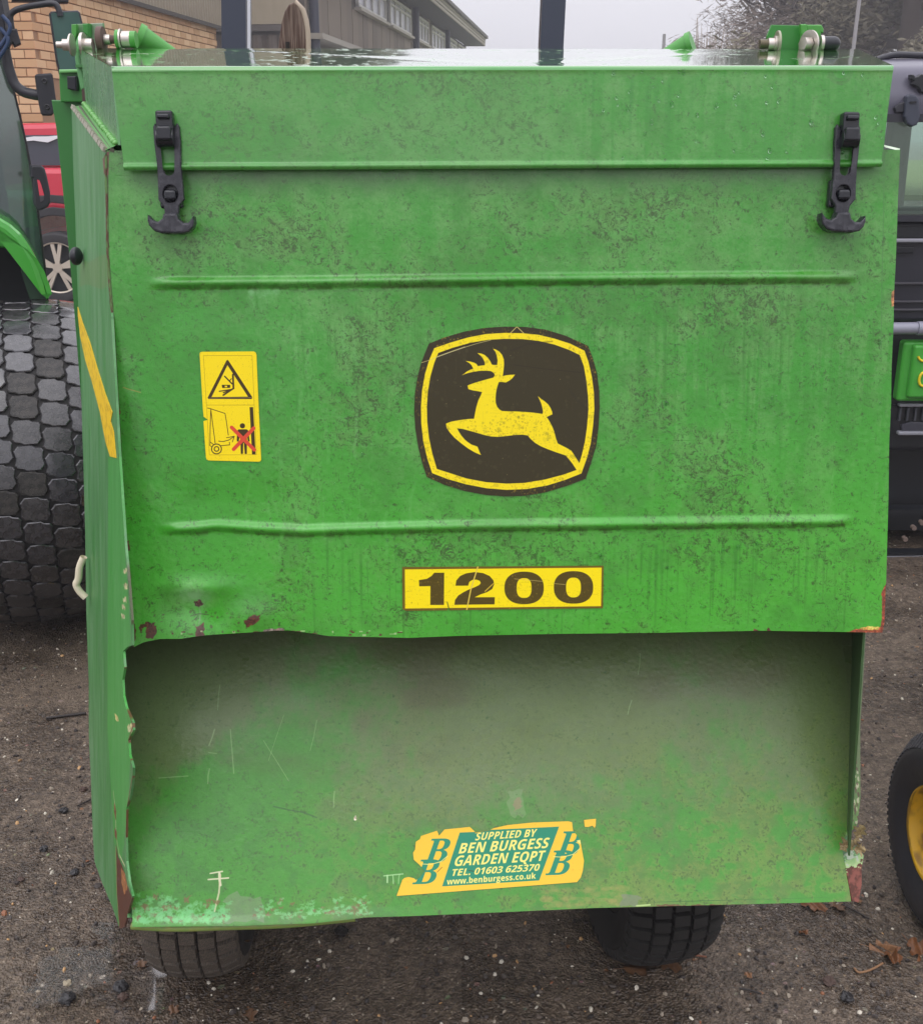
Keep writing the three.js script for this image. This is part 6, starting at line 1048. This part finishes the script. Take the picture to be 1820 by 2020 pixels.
{
  const Z = -2.45, fr = FZ(Z), pts = [];
  const e = [[550, 110], [549, 96], [552, 68], [556, 42], [562, 22], [570, 9], [579, 4], [588, 9], [596, 26], [602, 52], [604, 80], [604, 110]];
  const tex = canvasTex(256, 256, (x, y) => { const n = fbm(x / 26, y / 44, 5), m = fbm(x / 7, y / 30, 3); return rgb8(mix3(mix3(lin(84, 66, 56), lin(118, 100, 88), sstep(0.3, 0.7, n)), lin(72, 48, 38), sstep(0.45, 0.7, m))); });
  const p = hitAll(fr, e), low = [[p[0][0], -0.55], [p.at(-1)[0], -0.55]];
  const all = [...low.slice(0, 1), ...p, low[1]];
  const bd = thing('weathered_board', 'weathered brown round-topped board standing upright behind the collector lid', 'board');
  part('face_board', plate(fr, all, 0.02, { bevel: 0.003, uv: [all[0][0], -0.1, all.at(-1)[0], 0.3] }), mat(null, 0.7, { map: tex }), bd);
  part('edge_strip', tube([...p.slice(6), low[1]].map(([a, b]) => fr.at(a + 0.003, b, -0.006)), 0.006, 40, 8), mat(lin(176, 160, 142), 0.6), bd);
  part('hole', box(0.008, 0.018, 0.004).applyMatrix4(fr.m(fr.hit(568, 92)[0], fr.hit(568, 92)[1], 0.001)), mat(lin(30, 24, 20), 0.8), bd);
  part('stay', rod(fr.at(all[0][0] + 0.04, -0.5, -0.02), fr.at(all[0][0] + 0.04, -1.5, -0.02), 0.02), mat(lin(40, 40, 40), 0.6), bd);
}

// ---------------------------------------------------------------- trees, poles and hedge beyond
function leafCloud(name, n, place, size, material, parent, seed, wide = 0.35) {
  const r = rng(seed), pos = [], nor = [], L = [];
  for (let i = 0; i < n; i++) {
    const p = place(r, i); if (!p) continue; const s = size * (0.5 + r()), a = r() * 6.28, b = (r() - 0.5) * 2.4, u = V3(Math.cos(a), (wide < 0.3 ? 1.6 : 0.3) * (r() - 0.5), Math.sin(a)).multiplyScalar(s), w = V3(-Math.sin(a) * Math.sin(b), Math.cos(b), Math.cos(a) * Math.sin(b)).multiplyScalar(s * wide * (1 + 1.1 * r()));
    const A = p.clone().sub(u), B = p.clone().add(w), C = p.clone().add(u), D = p.clone().sub(w);
    for (const q of [A, B, C, A, C, D]) pos.push(q.x, q.y, q.z);
  }
  const g = new THREE.BufferGeometry(); g.setAttribute('position', new THREE.Float32BufferAttribute(pos, 3)); g.computeVertexNormals();
  return part(name, g, material, parent);
}
function limbs(base, h, r0, n, seed, spread, rise, lean = 0) { // a tapered trunk and forking branches
  const r = rng(seed), G = [], tip = base.clone().add(V3(lean, h, 0));
  G.push(rod(base, base.clone().lerp(tip, 0.55), r0, 10, r0 * 0.6), rod(base.clone().lerp(tip, 0.54), tip, r0 * 0.6, 8, r0 * 0.12));
  const rec = (p, d, len, rad, lv) => { const q = p.clone().addScaledVector(d, len); G.push(rod(p, q, rad, 6, rad * 0.5)); if (lv > 0) for (let k = 0; k < 3; k++) { const t = 0.35 + 0.6 * r(); rec(p.clone().lerp(q, t), d.clone().add(V3((r() - 0.5) * 1.3, (r() - 0.1) * 0.7, (r() - 0.5) * 1.3)).normalize(), len * (0.4 + 0.25 * r()), rad * 0.5, lv - 1); } };
  for (let i = 0; i < n; i++) { const t = 0.25 + 0.72 * i / n, a = r() * 6.28; rec(base.clone().lerp(tip, t), V3(Math.cos(a) * spread, rise, Math.sin(a) * spread).normalize(), h * 0.3 * (1.15 - t), r0 * 0.42 * (1.1 - t), 2); }
  return G;
}
{
  const bark = mat(lin(84, 74, 70), 0.9), paleBark = mat(lin(150, 142, 140), 0.9);
  const g0 = (x, z) => { const p = atZ(x, 100, z); p.y = 0; return p; };
  const conifer = (name, label, x, z, h, rad, seed, col, n, ls = 0.05, nb = 26) => {
    const t = thing(name, label, 'tree'), b = g0(x, z);
    part('trunk', limbs(b, h, nb > 30 ? 0.13 : 0.28, nb, seed, 1, nb > 30 ? 0.45 : 0.15), bark, t);
    const whorls = Array.from({ length: 90 }, (_, i) => { const r = rng(seed * 100 + i), t2 = 0.04 + 0.94 * r(), a = r() * 6.28, R = rad * (1 - 0.72 * t2) * (0.35 + 0.75 * r()); return [b.x + Math.cos(a) * R, 2.4 + (h - 2.4) * t2, b.z + Math.sin(a) * R, 0.35 + 0.55 * r()]; });
    leafCloud('crown', n, (r) => { const w = whorls[Math.floor(r() * whorls.length)], s = w[3]; return V3(w[0] + (r() + r() - 1) * s * 1.5, w[1] + (r() + r() - 1) * s * 1.1 - 0.2 * r(), w[2] + (r() + r() - 1) * s * 1.5); }, ls, mat(lin(...col), 0.95), t, seed, nb > 30 ? 0.05 : 0.16);
    leafCloud('inner_boughs', Math.round(n / 3), (r) => { const w = whorls[Math.floor(r() * whorls.length)], s = w[3]; return V3(b.x + (w[0] - b.x) * 0.72 + (r() + r() - 1) * s, w[1] + (r() + r() - 1) * s * 0.9 - 0.2, b.z + (w[2] - b.z) * 0.72 + (r() + r() - 1) * s); }, 0.075, mat(lin(...col).map((v) => v * 0.92), 0.95), t, seed + 50);
  };
  conifer('conifer_tree', 'dark olive evergreen tree filling the upper right corner', 1790, -25, 13, 4.2, 3, [124, 118, 100], 70000, 0.075);
  conifer('conifer_tree', 'brownish evergreen tree behind the right lid hinge, left of the big evergreen', 1650, -28, 11, 3.6, 4, [136, 124, 116], 60000, 0.11, 60);
  conifer('conifer_tree', 'dull green evergreen tree half hidden behind the utility vehicle roof', 1880, -30, 14, 4.5, 6, [132, 132, 108], 26000);
  const bt = thing('bare_tree', 'slender leafless tree against the pale sky left of the evergreens', 'tree'), bb = g0(1526, -30);
  part('trunk', limbs(bb, 10, 0.11, 16, 8, 0.8, 0.75, 0.15), paleBark, bt);
  const b2 = thing('bare_tree', 'taller leafless twiggy tree merging into the evergreens', 'tree'), b3 = g0(1580, -33);
  part('trunk', limbs(b3, 12, 0.12, 34, 18, 0.9, 0.6), paleBark, b2);
  leafCloud('crown', 9000, (r) => V3(b3.x + (r() + r() - 1) * 2.6, 2.5 + r() * 8, b3.z + (r() + r() - 1) * 2), 0.16, mat(lin(150, 136, 126), 0.9), b2, 5, 0.035);
  const hd = limbs(V3(0, 0, 0), 0.1, 0.01, 1, 1, 1, 1), r = rng(55), tw = [];
  for (let i = 0; i < 420; i++) { const x = 1360 + r() * 190, p = g0(x, -46 - r() * 6), hh = 3.6 + r() * 2.6 * (0.5 + 0.5 * vn(x / 18, 3)); for (let k = 0; k < 3; k++) tw.push(rod(p.clone().add(V3((r() - 0.5) * 0.3, 0, 0)), p.clone().add(V3((r() - 0.5) * 1.2, hh * (0.7 + 0.4 * r()), (r() - 0.5))), 0.03, 4, 0.006)); }
  solo('far_hedge', tw, mat(lin(158, 140, 126), 0.9), 'distant bare brown hedge on the skyline right of the roll bar', 'hedge', null, 'stuff');
  const lp = atZ(1683.5, 50, -17), pole = thing('lamp_post', 'thin pale grey post in front of the dark evergreens', 'lamp post', [lp.x, 0, -17]);
  part('pole', rod(V3(-0.03, 0, 0), V3(0.09, 6.2, 0), 0.03, 12, 0.024), mat(lin(150, 148, 150), 0.5), pole); part('lamp_head', new RoundedBoxGeometry(0.5, 0.08, 0.16, 2, 0.03).translate(-0.12, 6.22, 0), mat(lin(130, 130, 132), 0.5), pole);
  const sp = atZ(1307, 80, -40), st = thing('marker_post', 'short thin grey post on the horizon right of the roll bar', 'post', [sp.x, 0, -40]);
  part('pole', rod(V3(0, 0, 0), V3(0.03, atZ(1308, 67, -40).y, 0), 0.055, 8), mat(lin(150, 148, 152), 0.6), st); part('foot', cyl(0.12, 0.1, 12).translate(0, 0.05, 0), mat(lin(120, 118, 118), 0.7), st);
  const vg = part('verge', new THREE.BoxGeometry(70, 0.2, 40).translate(20, 0.02, -48), mat(lin(126, 134, 90), 0.9), scene); tag(vg, 'dull green grass verge beyond the yard', null, null, 'structure');
}
// ---------------------------------------------------------------- grit, clods, leaves, twigs and the puddle
{
  const r = rng(404), N = 17000, geo = new THREE.IcosahedronGeometry(1, 0), im = new THREE.InstancedMesh(geo, mat([1, 1, 1], 0.55), N), m = new THREE.Matrix4(), q = new THREE.Quaternion(), C = new THREE.Color();
  const tones = [[64, 56, 52], [78, 70, 64], [52, 46, 44], [104, 92, 82], [150, 138, 122], [206, 198, 182], [222, 214, 196], [190, 150, 104], [142, 92, 64]];
  for (let i = 0; i < N; i++) {
    const z = -1.3 - Math.pow(r(), 1.5) * 3.4, x = (r() * 2 - 1) * (0.75 + 0.42 * -z), k = r();
    const t = k < 0.30 ? tones[0] : k < 0.5 ? tones[1] : k < 0.68 ? tones[2] : k < 0.80 ? tones[3] : k < 0.90 ? tones[4] : k < 0.94 ? tones[5] : k < 0.96 ? tones[6] : k < 0.985 ? tones[7] : tones[8];
    const s = 0.0013 + 0.0050 * Math.pow(r(), 3.4) * (k > 0.8 ? 0.85 : 1) + (k > 0.8 ? 0.0004 : 0);
    m.compose(V3(x, groundH(x, z) + s * 0.2, z), q.setFromEuler(new THREE.Euler(r() * 6, r() * 6, r() * 6)), V3(s * (0.8 + r() * 0.7), s * (0.45 + r() * 0.4), s * (0.8 + r() * 0.6)));
    im.setMatrixAt(i, m); im.setColorAt(i, C.setRGB(...lin(...t)));
  }
  im.name = 'grit'; shade(im); scene.add(tag(im, 'pale and dark grit scattered over the wet yard', null, null, 'stuff'));
}
{
  const ps = [], n = 48, r = rng(6);
  for (let i = 0; i < n; i++) { const t = i / n * 6.283, k = 0.15 * (0.85 + 0.3 * vn(Math.cos(t) * 2 + 5, Math.sin(t) * 2 + 5)); ps.push([PUD[0] + k * Math.cos(t), -(PUD[1] + k * Math.sin(t))]); }
  const g = new THREE.ShapeGeometry(shapeOf(ps)).rotateX(-Math.PI / 2).translate(0, groundH(...PUD) + 0.0070, 0);
  solo('puddle', g, mat([0.97, 0.96, 0.95], 0.03, { bumpMap: canvasTex(256, 256, (x, y) => { const k = 255 * fbm(x / 40, y / 40, 3); return [k, k, k]; }, null, false), bumpScale: 0.0012, transmission: 1, ior: 2.0, thickness: 0 }), 'shallow puddle of rainwater beside the left collector wheel', 'puddle', null, 'structure');
}
{
  const r = rng(91);
  const clodG = (seed) => { const g = new THREE.IcosahedronGeometry(1, 3), p = g.attributes.position, s = rng(seed); const o = s() * 50; for (let i = 0; i < p.count; i++) { const v = V3().fromBufferAttribute(p, i), k = 0.5 + 0.95 * fbm(v.x * 2 + o, v.y * 2 + v.z * 2.3 + o, 3); p.setXYZ(i, v.x * k, v.y * k * 0.6, v.z * k); } g.computeVertexNormals(); return g; };
  const dk = mat(lin(38, 36, 38), 0.4), br = mat(lin(76, 58, 50), 0.7), gy = mat(lin(150, 138, 116), 0.6);
  const list = [[127, 1600, 0.019, dk, 'black angular stone left of the collector, level with the chute'], [87, 1673, 0.015, dk, 'dark flat stone near the left edge, below the black angular stone'], [148, 1719, 0.015, dk, 'dark stone left of the lower rusted corner of the collector'], [166, 1557, 0.015, br, 'brown clod close beside the left side panel'], [43, 1736, 0.012, br, 'small brown clod near the left edge of the yard'], [133, 1934, 0.013, gy, 'grey rounded stone below the puddle to its left'], [133, 1966, 0.025, dk, 'large black stone at the lower left, beside the grey rounded stone'], [237, 1941, 0.022, dk, 'black stone at the front edge of the puddle'], [243, 1960, 0.016, br, 'reddish brown stone just in front of the puddle'], [674, 1834, 0.022, mat(lin(30, 25, 23), 0.8), 'dark clod in the shadow under the collector'], [1632, 1938, 0.02, br, 'brown clod on the open ground at lower right'], [1668, 1968, 0.02, dk, 'dark crumpled clod at the lower right, below the brown clod']];
  for (const [x, y, s, m, label] of list) { const p = onGround(x, y); const o = solo('stone', clodG(x + y), m, label, 'stone', 'loose stones on the yard'); o.position.set(p.x, groundH(p.x, p.z) + s * 0.25, p.z); o.scale.setScalar(s * 0.6); o.rotation.y = r() * 6; }
  // dead leaves: curled lobed sheets
  const lobes = (k) => { const P = [], n = 40; for (let i = 0; i <= n; i++) { const t = i / n, y = t, w = (0.34 * Math.sin(Math.PI * Math.pow(t, 0.8)) + 0.01) * (1 + 0.42 * Math.sin(t * 6.283 * k)); P.push([w, y]); } return P; };
  const leafG = (seed, k = 3.5, curl = 1) => { const L = lobes(k), s = rng(seed), a = 0.6 + s(), b = s() * 6; const g = grid(12, 40, (u, v) => { const w = L[Math.round(v * 40)][0] * (u * 2 - 1), y = v - 0.5, z = curl * (0.5 * w * w * a + 0.16 * Math.sin(v * 4 + b) * (0.3 + Math.abs(w)) + 0.12 * y * y + 0.05 * Math.sin(w * 14 + v * 9)); return V3(w, z, y); }); const stem = tube([[0, 0, -0.48], [0.02, 0.03, -0.62], [0.06, 0.02, -0.8]], 0.011, 8, 6); return mergeGeometries([g, stem].map(plain)); };
  const leafTex = (c1, c2) => mat(null, 0.5, { map: canvasTex(64, 128, (x, y) => { const d = Math.abs(x - 32), v = Math.abs((y + d * 0.9) % 16 - 8) < 1.2 || d < 1.5; return rgb8(mix3(mix3(lin(...c1), lin(...c2), fbm(x / 9, y / 9, 4)), lin(92, 60, 34), v ? 0.5 : 0)); }), side: THREE.DoubleSide });
  const rust = leafTex([130, 82, 44], [92, 58, 36]), dull = leafTex([112, 82, 56], [82, 58, 42]), tan = leafTex([150, 106, 68], [108, 74, 48]);
  const put = (x, y, s, rot, m, label, k, curl, h = 0) => { const p = onGround(x, y); const o = solo('dead_leaf', leafG(x * 7 + y, k, curl), m, label, 'leaf', 'dead leaves on the yard'); o.position.set(p.x, groundH(p.x, p.z) + 0.004 + h, p.z); o.scale.setScalar(s * 0.82); o.rotation.set((r() - 0.5) * 0.5, rot, (r() - 0.5) * 0.3); return o; };
  put(1262, 1908, 0.085, 1.9, dull, 'large dull brown leaf caught under the right collector wheel', 3, 0.8, 0.004); put(1318, 1906, 0.07, 0.9, dull, 'torn brown leaf with long stem beside the right wheel, right of the large one', 2.5, 1.2, 0.004); put(1205, 1866, 0.06, 1.2, dull, 'dark leaf lying behind the right collector wheel', 3, 0.6);
  put(1604, 1788, 0.07, 1.2, rust, 'long orange-brown leaf below the rusted corner tab', 2.5, 1.4); put(1650, 1790, 0.05, 0.4, dull, 'grey-brown leaf touching the orange-brown one below the corner tab', 3.5, 0.9); put(1690, 1776, 0.03, 0.2, tan, 'small tan leaf scrap right of the corner tab', 2, 1);
  put(1742, 1872, 0.07, 1.4, tan, 'curled tan lobed leaf near the mower wheel', 3.5, 1.6); put(1758, 1894, 0.06, 0.3, rust, 'curled brown leaf just below the tan lobed leaf', 3, 1.8); put(1816, 1880, 0.075, 0.6, rust, 'brown leaf at the right edge against the mower wheel', 3.5, 1.3);
  put(1584, 1846, 0.028, 0.7, rust, 'tiny orange leaf scrap on the open ground right of the right wheel', 2, 1.6); put(1475, 1928, 0.022, 0.7, tan, 'tiny tan leaf scrap at the lower right of the shadow', 2, 1); put(344, 1990, 0.03, 1.0, dull, 'small brown leaf scrap at the bottom left in front of the left wheel', 2.5, 1); put(495, 2003, 0.035, 0.4, dull, 'faint brown leaf scrap at the bottom edge below the left wheel', 2.5, 1); put(280, 1900, 0.03, 0.8, dull, 'small wet leaf scrap in the puddle', 2, 0.6, 0.004);
  { const o = solo('dead_leaf', leafG(77, 3.5, 1.2), dull, 'brown leaf stuck upright on the tread of the left collector wheel', 'leaf', 'dead leaves on the yard'); const p = atZ(464, 1868, -1.655); o.position.copy(p); o.scale.setScalar(0.07); o.rotation.set(-1.2, 0.3, 0.2); }
  { const p0 = LOW.at(...LOW.hit(1674, 1658), 0.012); // litter wedged at the chute's corner
    const L = [[0, 0, 0.03], [0.012, 0.012, 0.026], [-0.010, -0.006, 0.028], [0.008, -0.012, 0.024]];
    const dead = leafTex([176, 158, 110], [110, 92, 66]);
    L.forEach(([a, b, s], i) => { const o = solo('dead_leaf', leafG(300 + i, 3, 1.6), dead, ['pale dry leaf wedged above the rusted corner tab', 'dry leaf scrap, uppermost of those wedged by the corner tab', 'dry leaf scrap, lowest left of those wedged by the corner tab', 'dry leaf scrap tucked right under the wedged pale leaf'][i], 'leaf', 'dry leaves wedged in the chute corner'); o.position.copy(p0).addScaledVector(LOW.u, a).addScaledVector(LOW.v, b); o.scale.setScalar(s * 0.85); o.rotation.set(1.0 + r(), r() * 6, r()); }); }
  const twig = (pts, w, m, label) => { const P = pts.map(([x, y]) => { const p = onGround(x, y); p.y = groundH(p.x, p.z) + 0.005; return p; }); solo('twig', tube(P, w, 20, 6), m, label, 'twig', 'twigs on the yard'); };
  const tw = mat(lin(46, 40, 38), 0.6), tl = mat(lin(140, 104, 72), 0.6);
  twig([[92, 1414], [130, 1410], [170, 1406]], 0.004, tw, 'dark straight twig left of the collector'); twig([[154, 1591], [166, 1586], [180, 1579]], 0.0022, tw, 'short thin twig close beside the left side panel');
  twig([[1683, 1913], [1690, 1920], [1704, 1919], [1722, 1912], [1739, 1903]], 0.0022, tl, 'bent pale brown twig at the lower right'); twig([[1456, 1957], [1476, 1960], [1500, 1966]], 0.002, tw, 'thin dark twig at the lower right of the shadow'); twig([[1660, 1786], [1680, 1796], [1712, 1814]], 0.002, tw, 'thin dark stalk below the corner tab'); twig([[1340, 1880], [1364, 1886], [1392, 1893]], 0.002, mat(lin(130, 84, 62), 0.6), 'reddish leaf stalk right of the right collector wheel');
}
renderer.render(scene, camera);
